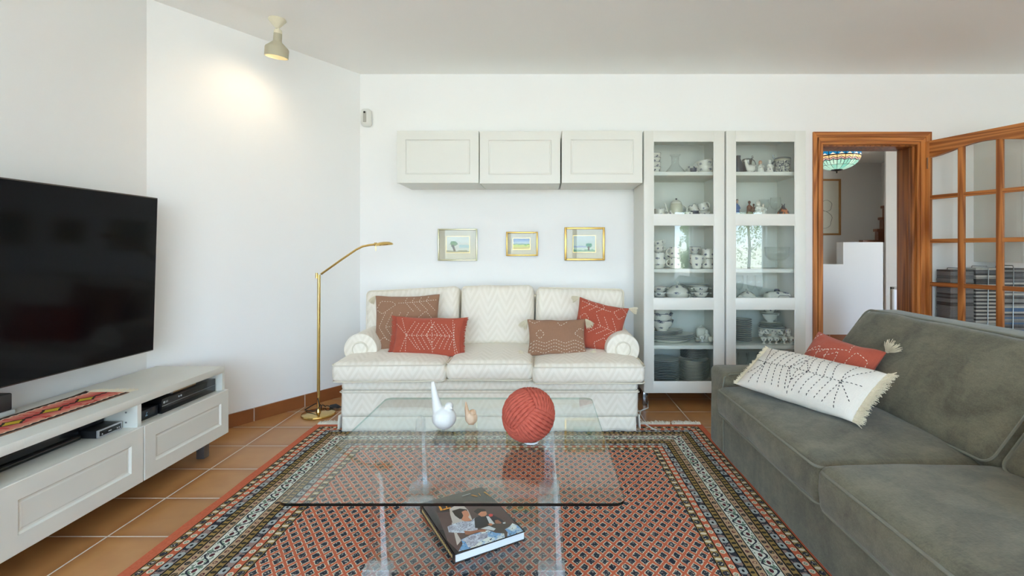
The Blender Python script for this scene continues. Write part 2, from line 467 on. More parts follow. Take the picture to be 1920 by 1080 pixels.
for u0, u1, t in STEPS: prism(bm, [(CXL + WL * u1, CZT - WT * u1), (CXR - WR * u1, CZT - WT * u1), (CXR - WR * u0, CZT - WT * u0), (CXL + WL * u0, CZT - WT * u0)], 0, t, M=MXZ)
struct('trim_3', bm, M_wood_x, smooth=False)
bm = B()
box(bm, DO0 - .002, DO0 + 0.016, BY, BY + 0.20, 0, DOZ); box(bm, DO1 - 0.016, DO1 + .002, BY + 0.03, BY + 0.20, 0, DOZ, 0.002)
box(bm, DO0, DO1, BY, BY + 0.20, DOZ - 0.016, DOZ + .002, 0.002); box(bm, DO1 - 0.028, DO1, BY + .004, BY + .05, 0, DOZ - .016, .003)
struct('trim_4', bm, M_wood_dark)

# ------------------------------------------------------------------ glazed door, swung open into the room
DA = Vector((3.136, 4.005)); DD = Vector((0.34, -0.94)).normalized()
DM = Matrix(((DD.x, -DD.y, 0, DA.x), (DD.y, DD.x, 0, DA.y), (0, 0, 1, 0), (0, 0, 0, 1)))     # local x along the leaf, y its thickness
DW = 0.80; TH = 0.038
V0, V1 = 0.035, 0.765                                            # glazed width
bars = [(0.232, 0.274), (0.476, 0.517)]
rows = [1.581, 1.228, 0.880]
def arch(s):
    t = (s - V0) / (V1 - V0)
    return 1.905 + 0.058 * math.sin(PI * max(0, min(1, t))) ** 1.6 
dmw_z = wood_mat('door_pine_upright', 2); dmw_x = wood_mat('door_pine_level', 0, sc=0.9, along=(DD.x, DD.y))
bm = B()
box(bm, 0.0, V0, -TH / 2, TH / 2, 0.01, 2.04, .003, M=DM); box(bm, V1, DW, -TH / 2, TH / 2, 0.01, 2.04, .003, M=DM)
for a, b_ in bars: box(bm, a, b_, -0.014, 0.014, 0.55, 1.97, .004, M=DM)
leaf = struct('door_1', bm, dmw_z)
bm = B(); N = 28
top = [(V0 + (V1 - V0) * i / N, arch(V0 + (V1 - V0) * i / N)) for i in range(N + 1)]
Mxz = DM @ Matrix.Rotation(PI / 2, 4, 'X')                      # local (x, y) -> leaf (x, z)
prism(bm, top + [(V1, 2.04), (V0, 2.04)], -TH / 2, TH / 2, M=Mxz)
for z in rows: box(bm, V0, V1, -0.013, 0.013, z - 0.0165, z + 0.0165, .004, M=DM)
box(bm, V0, V1, -TH / 2, TH / 2, 0.01, 0.20, .003, M=DM); box(bm, V0, V1, -TH / 2, TH / 2, 0.46, 0.56, .003, M=DM)
box(bm, V0, V1, -0.010, 0.010, 0.20, 0.46, M=DM)
struct('door_rail', bm, dmw_x, leaf)
bm = B(); box(bm, V0 - .01, V1 + .01, -0.002, 0.002, 0.55, 1.97, M=DM)
M_doorglass = glassy('door_glass', (0.985, 0.995, 0.99, 1), ior=1.5)
struct('door_pane', bm, M_doorglass, leaf, smooth=False)
M_brass = flat('polished_brass', RGB(222, 190, 120), 0.16, 1.0, var=0.02)
bm = B(); tube(bm, [(0.755, -0.02, 1.02), (0.755, -0.06, 1.02), (0.68, -0.065, 1.02)], 0.009); tube(bm, [(0.755, 0.02, 1.02), (0.755, 0.06, 1.02), (0.68, 0.065, 1.02)], 0.009)
bmesh.ops.transform(bm, matrix=DM, verts=bm.verts[:]); struct('door_handle', bm, M_brass, leaf)
bm = B()
for z in (1.86, 0.25): tube(bm, [(3.125, 4.0 - 0.02, z - .045), (3.125, 4.0 - 0.02, z + .045)], 0.007)
struct('door_hinge', bm, flat('door_hinge_brown', RGB(120, 84, 60), .4, .6), leaf)

# ------------------------------------------------------------------ hall seen through the doorway
bm = B(); box(bm, 1.6, 5.6, BY + 0.2, HY + 0.2, CZ, CZ + 0.15); struct('ceiling_hall', bm, M_ceil, smooth=False)
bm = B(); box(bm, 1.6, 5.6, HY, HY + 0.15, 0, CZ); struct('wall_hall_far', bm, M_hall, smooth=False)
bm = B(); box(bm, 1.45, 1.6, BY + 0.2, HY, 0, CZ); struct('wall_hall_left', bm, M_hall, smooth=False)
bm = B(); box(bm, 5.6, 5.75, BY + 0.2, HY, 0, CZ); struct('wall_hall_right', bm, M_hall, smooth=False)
PYD = 6.2
bm = B()
X_a, X_b, X_c = px(1500, PYD), px(1581, PYD), px(1655, PYD)
prism(bm, [(1.6, 0), (X_c, 0), (X_c, pz(454, PYD)), (X_b, pz(454, PYD)), (X_b, pz(495.5, PYD)), (1.6, pz(495.5, PYD))], -0.14, 0.0,
      M=Matrix.Translation((0, PYD, 0)) @ Matrix.Rotation(PI / 2, 4, 'X') @ Matrix.Translation((0, 0, 0)))
prism(bm, [(X_c, PYD), (X_c + .18, PYD + .25), (X_c + .18, PYD + .39), (X_c, PYD + .14)], 0, pz(454, PYD) - .0)
struct('wall_stair_parapet', bm, M_hall, smooth=False)
bm = B(); box(bm, px(1661, 7.0), 5.6, 7.0, 7.03, 0, CZ); struct('wall_hall_pillar', bm, M_hall, smooth=False)
bm = B(); box(bm, 1.6, X_c, PYD - 0.012, PYD, 0, 0.088); struct('baseboard_hall', bm, skirt_mat(0, 0.1), smooth=False)
# wooden staircase climbing behind the parapet
M_step = flat('dark_stair_wood', RGB(112, 66, 44), 0.4, var=0.2, scale=12)
st = thing('staircase', 'dark brown wooden staircase climbing behind the white stepped parapet in the hall', 'stairs', (px(1640, 7.6), 7.6, 0))
def step(pxl, pyt, w, D=7.3):
    bm = B(); x = px(pxl, D); z = pz(pyt, D); d = w
    box(bm, x, x + d, D, D + 0.10, z - 0.04, z, 0.006); box(bm, x + 0.03, x + d, D + .02, D + 0.10, z - 0.20, z - 0.04)
    obj('stair_step', bm, M_step, st, world=True)
step(1618, 450, .30); step(1645, 429, .25); step(1654, 407, .20); step(1659, 385, .16)
bm = B(); box(bm, px(1618, 7.3), px(1661, 7.3) + .1, 7.3, 7.4, 0.0, pz(452, 7.3) - .16); obj('stair_base', bm, M_hall, st, world=True, smooth=False)
# framed line drawing in the hall
M_oak = flat('pale_oak_frame', RGB(166, 122, 74), 0.45)
fw0, fw1 = px(1500, HY), px(1575, HY)
fr = thing('framed_picture', 'tall thin wooden frame with a faint line drawing on the hall wall', 'picture', (fw0, HY, 0))
bm = B(); z0, z1 = pz(441, HY), pz(336, HY)
for q in ((fw0, fw0 + .03, z0, z1), (fw1 - .03, fw1, z0, z1), (fw0 + .03, fw1 - .03, z0, z0 + .03), (fw0 + .03, fw1 - .03, z1 - .03, z1)): box(bm, q[0], q[1], HY - .03, HY - .001, q[2], q[3], .002)
obj('picture_frame', bm, M_oak, fr, world=True)
bm = B(); box(bm, fw0 + .02, fw1 - .02, HY - .012, HY - .002, z0 + .02, z1 - .02); obj('drawing_sheet', bm, flat('drawing_paper', RGB(206, 204, 192), .8, var=.02), fr, world=True)
bm = B()
for (cx_, cz_, r_) in ((px(1549, HY), pz(386, HY), .085), (px(1544, HY), pz(412, HY), .13)):
    tube(bm, [(cx_ + r_ * math.cos(a * PI / 12) * (1 + .1 * math.sin(a)), HY - .014, cz_ + r_ * 1.1 * math.sin(a * PI / 12)) for a in range(24)], .003, 5, closed=True)
obj('drawn_line', bm, flat('pencil_grey', RGB(120, 120, 112), .8), fr, world=True)
# small white radiator or gate edge beside the jamb
hb = thing('white_panel', 'narrow white framed panel low beside the right door jamb in the hall', 'panel', (px(1680, 5.6), 5.6, 0))
bm = B(); xa, xb = px(1673, 5.6), px(1700, 5.6); zt = pz(538, 5.6)
box(bm, xa, xa + .025, 5.6, 5.64, 0, zt, .004); box(bm, xb, xb + .03, 5.6, 5.64, 0, zt, .004); box(bm, xa, xb + .03, 5.6, 5.64, zt - .03, zt, .004)
obj('panel_frame', bm, flat('panel_grey_paint', RGB(170, 166, 156), .5), hb, world=True)
bm = B(); box(bm, xa + .02, xb + .01, 5.61, 5.63, 0.02, zt - .02); obj('panel_board', bm, flat('panel_white_paint', RGB(226, 228, 230), .5), hb, world=True)

# ------------------------------------------------------------------ stained glass hall lamp
LD = 5.5; lx = px(1569, LD); lr = 39.5 * LD / FOC; zr = pz(291, LD); zb = pz(319, LD)
lamp = thing('stained_glass_lamp', 'glowing stained glass bowl ceiling lamp with blue and amber rim in the hall', 'lamp', (lx, LD, zb))
def stained():
    g = G('stained_glass', 0.25); x, y, z = g.xyz(); H = zr - zb
    t = z / H                                    # 0 at the bottom, 1 at the rim
    ang = g.m('ARCTAN2', y, x) / (2 * PI) + 0.5
    n = 18.0
    u = (ang * n).fr(); tri = (u - 0.5).ab() * 2.0
    uo = ((ang * n) + 0.5).fr()
    cell = g.nt.nodes.new('ShaderNodeTexWhiteNoise'); g.nt.links.new(g.vec((ang * n).fl(), (t * 4.0).fl(), 0.0).s, cell.inputs['Vector']); cv = V(g, cell.outputs['Value'])
    green = g.mix(cv, RGB(120, 190, 170), RGB(196, 226, 205))
    pink = RGB(226, 178, 170); amber = RGB(238, 200, 140); blue = RGB(20, 120, 170); cream = RGB(246, 232, 200)
    wv = t + tri * 0.10
    col = g.mix(wv.gt(0.60), green, pink)
    col = g.mix(wv.gt(0.70), col, amber)
    col = g.mix(t.gt(0.84), col, g.mix((t + tri * 0.16).gt(0.98), cream, blue))
    dots = ((u - 0.5).ab().lt(0.12)) * t.within(0.80, 0.86)
    col = g.mix(dots, col, RGB(200, 40, 40))
    lead = (u - 0.5).ab().gt(0.46).mx((wv - 0.60).ab().lt(0.022)).mx((wv - 0.70).ab().lt(0.02)).mx((t - 0.84).ab().lt(0.035)).mx((t * 4.0).fr().lt(0.07) * t.lt(0.6)).mx((u - 0.5).ab().lt(0.04) * t.within(0.3, 0.6))
    col = g.mix(lead, col, RGB(30, 26, 24))
    g.color(col); g.nt.links.new(col.s, g.b.inputs['Emission Color']); g.link((1.0 - lead) * 0.42, g.b.inputs['Emission Strength'])
    return g.mat
bm = B(); H = zr - zb
prof = [(0.04, 0.0)] + [(lr * math.sin(a * PI / 2 / 12) ** 0.92, H * (1 - math.cos(a * PI / 2 / 12))) for a in range(3, 13)] + [(lr * 0.985, H * 1.12)]
lathe(bm, prof, 72); RECALC[0] = False
obj('lamp_shade', bm, stained(), lamp, smooth='all'); RECALC[0] = True
M_bronze = flat('dark_bronze', RGB(48, 42, 38), .45, .7)
bm = B(); lathe(bm, [(0, -.035), (.006, -.033), (.009, -.026), (.004, -.02), (.012, -.012), (.058, -.002), (.06, .006), (.0, .006)], 24); obj('lamp_finial', bm, M_bronze, lamp)
bm = B(); zz = CZ - zb
lathe(bm, [(0, zz), (.07, zz), (.065, zz - .02), (.01, zz - .03), (.008, H + .02), (0, H + .02)], 20)
for a in range(3): tube(bm, [(0, 0, zz - .05), (lr * .9 * math.cos(a * 2.1), lr * .9 * math.sin(a * 2.1), H * 1.05)], .004, 6)
obj('lamp_stem', bm, M_bronze, lamp)
pl = bpy.data.lights.new('lamp_bulb', 'POINT'); pl.energy = 2.5; pl.color = (1, .85, .62); pl.shadow_soft_size = .06
po = bpy.data.objects.new('lamp_bulb', pl); C.objects.link(po); po.location = (lx, LD, zr + 0.06)

# ------------------------------------------------------------------ terrace and tree outside
g = G('terrace_tile', .6); n = g.noise(5.0, 3.0); g.color(g.mix(n, RGB(186, 180, 168), RGB(214, 208, 196)))
bm = B(); box(bm, -9, 14, -12, WY - 0.2, -0.14, -0.02); struct('terrace_floor', bm, g.mat, smooth=False)['kind'] = 'structure'
bm = B(); box(bm, -9, 14, -7.2, -7.0, -0.02, 0.62); s_ = struct('wall_terrace', bm, flat('terrace_parapet_paint', RGB(214, 196, 178), .8)); 
def tree(name, label, loc, h, r, seed):
    t = thing(name, label, 'tree', loc); rnd = random.Random(seed)
    bm = B(); tips = []
    tube(bm, [(0, 0, 0), (.05, 0, h * .3), (-.05, .05, h * .6), (0, 0, h * .95)], [.06, .05, .035, .015], 8)
    for i in range(14):
        a = rnd.uniform(0, 2 * PI); z = h * rnd.uniform(.2, .9); L = r * rnd.uniform(.5, 1)
        tube(bm, [(0, 0, z), (L * .5 * math.cos(a), L * .5 * math.sin(a), z + .15), (L * math.cos(a), L * math.sin(a), z + .4)], [.022, .014, .006], 6)
    obj('trunk', bm, flat('bark_brown', RGB(90, 74, 60), .9), t)
    bm = B()
    for i in range(7000 if r > 1 else 3500):
        a = rnd.uniform(0, 2 * PI); c = rnd.uniform(-1, 1); q = rnd.random() ** .5; s = math.sqrt(1 - c * c)
        p = Vector((r * q * s * math.cos(a), r * q * s * math.sin(a), h * .62 + h * .5 * q * c))
        if mnoise.noise(p * 2.6) < 0.02: continue
        d = Vector((rnd.uniform(-1, 1), rnd.uniform(-1, 1), rnd.uniform(-1, 1))).normalized(); e2 = d.orthogonal().normalized(); w = rnd.uniform(.014, .03)
        bm.faces.new([bm.verts.new(p + k_) for k_ in (d * w * 2, e2 * w, -d * w * 2, -e2 * w)])
    f = obj('foliage', bm, flat('leaf_green', RGB(132, 160, 84), .6, var=.35, scale=3), t, smooth=False); f['kind'] = 'stuff'
tree('garden_tree', 'leafy green tree beyond the terrace parapet, reflected in the right cabinet glass', (6.8, -9.0, 0), 4.2, 1.9, 3)
tree('slender_tree', 'slender green tree beyond the terrace, reflected in the left cabinet glass', (4.52, -7.95, 0), 2.2, .30, 5)
# ------------------------------------------------------------------ television
M_black = flat('black_gloss_plastic', RGB(20, 20, 22), 0.18, var=.05)
M_screen = G('television_screen', 0.10, 0, 0.14); M_screen.b.inputs['Base Color'].default_value = RGB(10, 8, 11); M_screen = M_screen.mat
M_metal = flat('brushed_steel', RGB(176, 178, 180), .3, 1.0)
tv_c = Vector((-2.132, 1.94, 1.0225)); 
tilt = math.atan2(0.024, 0.829); sw = math.radians(-1.2)
TM = Matrix.Translation(tv_c) @ Matrix.Rotation(PI / 2, 4, 'Z') @ Matrix.Rotation(sw, 4, 'Z') @ Matrix.Rotation(tilt, 4, 'X')
# local: x along the screen (+x to the far end), -y towards the room, z up
tv = thing('television', 'large flat black television fixed to the left wall above the white bench', 'television', mat4=TM)
bm = B(); box(bm, -.722, .722, -.012, .012, -.4145, .4145, .003); obj('tv_case', bm, flat('tv_edge_metal', RGB(96, 88, 84), .3, .8), tv)
bm = B(); box(bm, -.717, .717, -.0135, -.0115, -.4085, .4085); obj('tv_screen', bm, M_screen, tv, smooth=False)
bm = B(); box(bm, -.35, .35, .012, .05, -.36, .1, .01); obj('rear_housing', bm, M_black, tv)
bm = B(); box(bm, -.12, .12, .05, .12, -.15, .15, .005); obj('wall_bracket', bm, M_black, tv)

# ------------------------------------------------------------------ long white bench under the television
def white_mat(name, c=RGB(226, 226, 218)):
    return flat(name, c, 0.42, var=.01, scale=6)
M_white = white_mat('white_furniture_lacquer')
M_inside = white_mat('white_cabinet_inside', RGB(222, 224, 216))
bench = thing('tv_bench', 'long low white bench with panelled drawers under the wall television', 'bench', (-2.02, 1.9, 0))
bx0, bx1, by0, by1 = -2.222, -1.83, 1.012, 2.815
bm = B()
box(bm, bx0, bx1, by0, by1, 0.452, 0.487, .002)
box(bm, bx0, bx1, by0, by1, 0.10, 0.118, .001)
box(bm, bx0, bx0 + .015, by0, by1, .118, .452)
for yy in (by0, 1.609, 2.209, by1 - .022): box(bm, bx0 + .015, bx1, yy, yy + .022, .118, .452)
box(bm, bx0 + .015, bx1 + .002, by0 + .02, by1 - .02, 0.333, 0.351, .001)
obj('bench_body', bm, M_white, bench, world=True)
for (a, b_) in ((1.02, 1.615), (1.621, 2.215), (2.221, 2.815)):
    bm = B(); w = b_ - a; h = 0.249
    framed(bm, w, h, [(0.0, 0.002), (0.002, 0), (0.064, 0), (0.070, .008), (0.076, .009), (0.082, .007)], 0.018,
           M=T((bx1 + .023, a, 0.106), PI / 2))
    obj('drawer_front', bm, M_white, bench, world=True, smooth=False)
for (x, y) in ((bx1 - .06, 2.72), (bx1 - .06, 1.1), (bx0 + .05, 2.72), (bx0 + .05, 1.1)):
    bm = B(); box(bm, x - .022, x + .022, y - .022, y + .022, 0.0, 0.10, .003); 
    obj('leg', bm, flat('dark_chrome', RGB(120, 122, 126), .3, .7), bench, world=True)
for (x, z) in ((bx1 - .05, .42), (bx1 - .05, .375), (bx1 - .10, .42)):
    bm = B(); tube(bm, [(x, 2.206, z), (x, 2.209, z)], .004, 8); obj('shelf_pin', bm, M_metal, bench, world=True)

# equipment
def device(name, label, cat, x0, x1, y0, y1, z0, z1, mat, bev=.003):
    t = thing(name, label, cat, ((x0 + x1) / 2, (y0 + y1) / 2, z0)); bm = B(); box(bm, x0, x1, y0, y1, z0, z1, bev); obj('case', bm, mat, t, world=True); return t
def text(name, s, size, M, mat, parent, extr=.0004):
    c = bpy.data.curves.new(name, 'FONT'); c.body = s; c.size = size; c.extrude = extr; c.align_x = 'CENTER'; c.align_y = 'CENTER'; c.materials.append(mat)
    o = bpy.data.objects.new(name, c); C.objects.link(o); bpy.context.view_layer.update()
    me = bpy.data.meshes.new_from_object(o.evaluated_get(bpy.context.evaluated_depsgraph_get())); bpy.data.objects.remove(o)
    o = bpy.data.objects.new(name, me); C.objects.link(o); o.parent = parent
    o.matrix_parent_inverse = MW[parent.name].inverted(); o.matrix_basis = M; MW[o.name] = M; return o
M_print = flat('pale_print', RGB(190, 192, 194), .5)
ZF = 0.3515
FACE = lambda x, y, z: Matrix.Translation((x, y, z)) @ Matrix.Rotation(PI / 2, 4, 'Z') @ Matrix.Rotation(PI / 2, 4, 'X')
gc = device('games_console', 'low black games console at the left end of the right-hand bench opening', 'console', -2.10, -1.875, 2.238, 2.385, ZF, ZF + .048, flat('console_black', RGB(38, 42, 48), .25))
bm = B(); box(bm, -.006, .006, -.010, -.004, 0, .0006); box(bm, -.0015, .0015, -.004, .008, 0, .0006); box(bm, -.0015, .006, .004, .008, 0, .0006)
bmesh.ops.transform(bm, matrix=FACE(-1.8748, 2.315, ZF + .026), verts=bm.verts[:]); obj('logo', bm, flat('console_mark', RGB(120, 160, 190), .4), gc, world=True, smooth=False)
bm = B(); box(bm, -1.876, -1.873, 2.24, 2.383, ZF + .008, ZF + .010); obj('groove', bm, M_black, gc, world=True)
dv = device('disc_player', 'wide glossy black disc player with a silver line in the bench opening', 'disc player', -2.13, -1.862, 2.392, 2.785, ZF, ZF + .072, M_black)
bm = B(); box(bm, -1.864, -1.8605, 2.394, 2.783, ZF + .036, ZF + .0385); obj('silver_line', bm, M_metal, dv, world=True)
bm = B(); tube(bm, [(-1.863, 2.407, ZF + .053), (-1.8612, 2.407, ZF + .053)], .006, 16); obj('round_logo', bm, M_print, dv, world=True)
text('logo_text', 'LG', .012, FACE(-1.8614, 2.424, ZF + .053), M_print, dv)
bm = B()
for y_ in (2.500, 2.515): box(bm, -1.863, -1.8612, y_, y_ + .010, ZF + .050, ZF + .058, .001)
obj('port_mark', bm, M_print, dv, world=True)
dc = device('disc_case', 'thin tan and silver disc case lying on the black disc player', 'disc case', -2.03, -1.885, 2.49, 2.66, ZF + .073, ZF + .083, flat('case_tan', RGB(196, 160, 120), .4), .001)
bm = B(); box(bm, -2.031, -1.884, 2.48, 2.495, ZF + .0725, ZF + .0835, .001); obj('case_spine', bm, M_metal, dc, world=True)
sb = device('sound_bar', 'long glossy black sound bar lying in the left bench opening', 'sound bar', -2.13, -1.955, 1.64, 2.065, ZF, ZF + .085, M_black, .008)
bm = B(); tube(bm, [(-1.953, 1.645, ZF + .012), (-1.953, 2.06, ZF + .012)], .011, 12); obj('front_lip', bm, M_black, sb, world=True)
tr = device('tuner_box', 'small black tuner box with a silver front in the left bench opening', 'tuner', -2.03, -1.895, 2.078, 2.200, ZF, ZF + .032, flat('tuner_black', RGB(30, 30, 32), .4))
bm = B(); box(bm, -1.897, -1.890, 2.078, 2.200, ZF, ZF + .033, .002); fr_ = obj('front_plate', bm, flat('silver_plastic', RGB(190, 192, 196), .3, .5), tr, world=True)
bm = B(); box(bm, -1.891, -1.8885, 2.087, 2.192, ZF + .006, ZF + .027, .001); obj('front_window', bm, M_black, tr, world=True)
for y_ in (2.098, 2.172, 2.182):
    bm = B(); tube(bm, [(-1.889, y_, ZF + .013), (-1.8875, y_, ZF + .013)], .003, 10); obj('button', bm, M_print, tr, world=True)
bm = B(); box(bm, -1.8888, -1.8878, 2.128, 2.143, ZF + .013, ZF + .017); obj('front_marking', bm, M_print, tr, world=True)
rt = device('router', 'black box with a pale grey lid resting above the tuner in the left bench opening', 'router', -2.10, -1.965, 2.072, 2.195, ZF + .033, ZF + .066, flat('router_black', RGB(34, 36, 40), .3), .006)
bm = B(); box(bm, -2.10, -1.965, 2.07, 2.197, ZF + .066, ZF + .078, .005); obj('lid', bm, flat('router_lid_grey', RGB(186, 192, 196), .35), rt, world=True)
ub = device('upright_box', 'small upright black box on a pale base at the left end of the bench top', 'media box', -2.212, -2.150, 1.86, 1.985, .505, .575, flat('box_charcoal', RGB(48, 48, 48), .45), .006)
bm = B(); box(bm, -2.215, -2.145, 1.85, 1.992, .4875, .506, .004); obj('base', bm, flat('pale_grey_plastic', RGB(188, 194, 194), .4), ub, world=True)

# woven runner on the bench
def runner_mat():
    g = G('runner_weave', .9, 0, .1); x, y, z = g.xyz()      # x across 0..0.21, y along
    W = 0.205; n = g.noise(60.0, 3.0); jag = (y / 0.030).fr(); jt = (jag - .5).ab() * 2.0
    d = x.mn(W - x)
    col = g.mix(g.ss((x - W / 2).ab() + (jt - .5) * .008, .0, .08), RGB(198, 80, 76), RGB(230, 156, 134))
    col = g.mix(g.noise(25.0, 2.0).gt(.58), col, RGB(206, 84, 74))
    sp = (y / 0.15).fr(); s2 = (sp - .5).ab() * 0.15
    di = (x - W / 2).ab() * 1.4 + s2 + (jt - .5) * .004
    col = g.mix(di.lt(.052), col, RGB(66, 54, 44)); col = g.mix(di.lt(.036), col, RGB(206, 178, 60))
    col = g.mix(((x - W / 2).ab() + (jt - .5) * .008).lt(.007) * s2.gt(.045), col, RGB(60, 48, 42))
    b_ = d + (jt - .5) * .006
    col = g.mix(b_.lt(.027), col, RGB(232, 206, 180)); col = g.mix(b_.lt(.020), col, RGB(58, 46, 42)); col = g.mix(d.lt(.004), col, RGB(150, 120, 100))
    g.color(col); g.bump(g.noise(400.0, 1.0) + n, .4, .001); return g.mat
ru = thing('table_runner', 'red and pink woven runner with black borders lying on the bench top', 'runner', (-2.135, 1.05, .4872))
bm = B(); nx_, ny_ = 10, 80; grid = [[bm.verts.new((.205 * i / nx_, 1.235 * j / ny_, .003 + .0012 * mnoise.noise(Vector((i * .4, j * .3, 0))) + (.006 * max(0, (i == 0)) * max(0, j - 76) / 4))) for j in range(ny_ + 1)] for i in range(nx_ + 1)]
for i in range(nx_):
    for j in range(ny_): bm.faces.new((grid[i][j], grid[i + 1][j], grid[i + 1][j + 1], grid[i][j + 1]))
r_ = bmesh.ops.extrude_face_region(bm, geom=bm.faces[:]); bmesh.ops.translate(bm, verts=[v for v in r_['geom'] if isinstance(v, bmesh.types.BMVert)], vec=(0, 0, -.0028))
obj('cloth', bm, runner_mat(), ru)
bm = B(); rnd = random.Random(4)
for i in range(60):
    x = .003 + .199 * i / 59; tube(bm, [(x, 1.233, .002), (x + rnd.uniform(-.004, .004), 1.262, .0015), (x + rnd.uniform(-.008, .008), 1.262 + rnd.uniform(.02, .04), .001)], .0012, 5)
obj('fringe', bm, flat('cream_yarn', RGB(226, 218, 196), .9), ru)['kind'] = 'stuff'

# ------------------------------------------------------------------ brass reading lamp
FD = 3.43; fx = px(597, FD)
fl = thing('floor_lamp', 'slender brass reading floor lamp with an angled arm beside the white sofa', 'lamp', (fx, FD, 0))
bm = B(); lathe(bm, [(0, 0), (.112, 0), (.114, .006), (.110, .014), (.1, .017), (.018, .020), (.014, .04), (.0, .04)], 48); obj('lamp_base', bm, M_brass, fl)
zt = pz(515, FD)
bm = B(); tube(bm, [(0, 0, .03), (.004, 0, zt)], .0105, 16); tube(bm, [(-.012, 0, zt - .025), (-.012, 0, zt + .012)], .008, 12)
obj('lamp_pole', bm, M_brass, fl)
pts = [(602, 514), (640, 487), (668, 468), (680, 462), (692, 459.5), (706, 458)]
bm = B(); tube(bm, [((px(a, FD - .02) - fx), -.02, pz(b_, FD - .02)) for a, b_ in pts], .0075, 12); obj('lamp_arm', bm, M_brass, fl)
hx = px(718, FD - .02) - fx; hz = pz(458, FD - .02)
bm = B(); lathe(bm, [(0, .018), (.03, .016), (.052, .006), (.058, -.004), (.052, -.008), (.045, -.006), (0, -.004)], 32, M=Matrix.Translation((hx + .008, -.02, hz)) @ Matrix.Rotation(-.08, 4, 'Y') @ Matrix.Diagonal((1.1, .85, 1, 1)))
tube(bm, [(px(704, FD) - fx, -.02, hz), (px(709, FD) - fx, -.02, hz)], .012, 12)
obj('lamp_head', bm, M_brass, fl)
bm = B(); tube(bm, [(px(706, FD) - fx, -.02, hz - .01), (px(706.5, FD) - fx, -.02, hz - .045)], .003, 8); obj('tilt_handle', bm, M_brass, fl)
bm = B(); cp = []
for i in range(40):
    a = i / 39; cp.append((-.11 + .25 * a + .03 * math.sin(a * 9), .12 + .03 * math.sin(a * 17), .022 + .012 * math.sin(a * 23)))
tube(bm, [(0.0, -.012, .12), (.015, -.014, .06), (-.02, -.02, .03), (-.09, .02, .024), (-.13, .07, .012)] + cp, .0035, 8)
tube(bm, [(.03, .12, .018), (.07, .125, .022), (.10, .11, .02)], [.014, .017, .01], 10)
obj('power_cord', bm, flat('black_cord', RGB(34, 34, 36), .5), fl)

# ------------------------------------------------------------------ ceiling spotlight aimed at the slanted wall
SD = 3.07; sx0 = px(520, SD)
M_cream = flat('cream_enamel', RGB(226, 220, 196), .4, var=.02)
M_grey_cream = flat('grey_cream_enamel', RGB(186, 180, 156), .5, var=.02)
sp_ = thing('ceiling_spotlight', 'cream adjustable spotlight on the ceiling throwing warm light on the wall', 'spotlight', (sx0, SD, CZ))
bm = B(); lathe(bm, [(0, 0), (.05, 0), (.052, -.006), (.046, -.012), (.02, -.045), (.009, -.055), (0, -.055)], 32); obj('ceiling_rose', bm, M_cream, sp_)
hx_, hy_ = px(521, SD) - sx0, 0.0
d0 = Vector((-0.12, .10, -1)).normalized()
Mq = Matrix.Translation((0.006, 0, -.05)) @ Vector((0, 0, -1)).rotation_difference(d0).to_matrix().to_4x4()
bm = B(); lathe(bm, [(0, -.012), (.012, -.012), (.02, -.014), (.023, -.02), (.024, -.04), (.0, -.04)], 28, M=Mq); tube(bm, [(0.004, 0, -.03), (0.008, 0, -.07)], .007, 10); obj('lamp_neck', bm, M_cream, sp_)
bm = B(); lathe(bm, [(.0, -.035), (.024, -.038), (.025, -.085), (.030, -.092), (.064, -.122), (.068, -.13), (.068, -.182), (.064, -.182), (.062, -.13), (.02, -.09), (0, -.09)], 40, M=Mq); obj('lamp_shade', bm, M_grey_cream, sp_)
g = G('bulb_glow', .3); g.b.inputs['Base Color'].default_value = (1, .9, .7, 1); g.b.inputs['Emission Color'].default_value = (1, .82, .55, 1); g.b.inputs['Emission Strength'].default_value = 3
bm = B(); lathe(bm, [(0, -.168), (.025, -.160), (.034, -.14), (.02, -.11), (0, -.10)], 24, M=Mq); obj('bulb', bm, g.mat, sp_)
s_d = bpy.data.lights.new('spotlight_beam', 'SPOT'); s_d.energy = 2.0; s_d.color = (1, .76, .50); s_d.spot_size = math.radians(140); s_d.spot_blend = .9; s_d.shadow_soft_size = .05
s_o = bpy.data.objects.new('spotlight_beam', s_d); C.objects.link(s_o); tip = Mq @ Vector((0, 0, -.19))
s_o.location = (sx0 + tip.x, SD + tip.y, CZ + tip.z)
aim = Vector((-1.98, 3.18, 2.0)) - s_o.location
s_o.rotation_euler = Vector((0, 0, -1)).rotation_difference(aim).to_euler()

# motion sensor in the corner
ms = thing('motion_sensor', 'white alarm motion sensor high on the back wall by the corner', 'sensor', (px(686, 3.97), 3.99, pz(220, 3.97)))
bm = B(); rbox(bm, -.042, .042, -.045, .025, -.072, .072, .03, res=.02); obj('housing', bm, flat('sensor_white', RGB(226, 226, 220), .35, var=.01), ms)
bm = B(); rbox(bm, -.014, .012, -.051, -.04, -.045, .042, .005, res=.02); obj('lens_strip', bm, flat('lens_grey', RGB(176, 174, 166), .3), ms)
bm = B(); bmesh.ops.create_uvsphere(bm, u_segments=16, v_segments=10, radius=.009, matrix=Matrix.Translation((-.001, -.050, .034))); obj('lens', bm, M_black, ms)
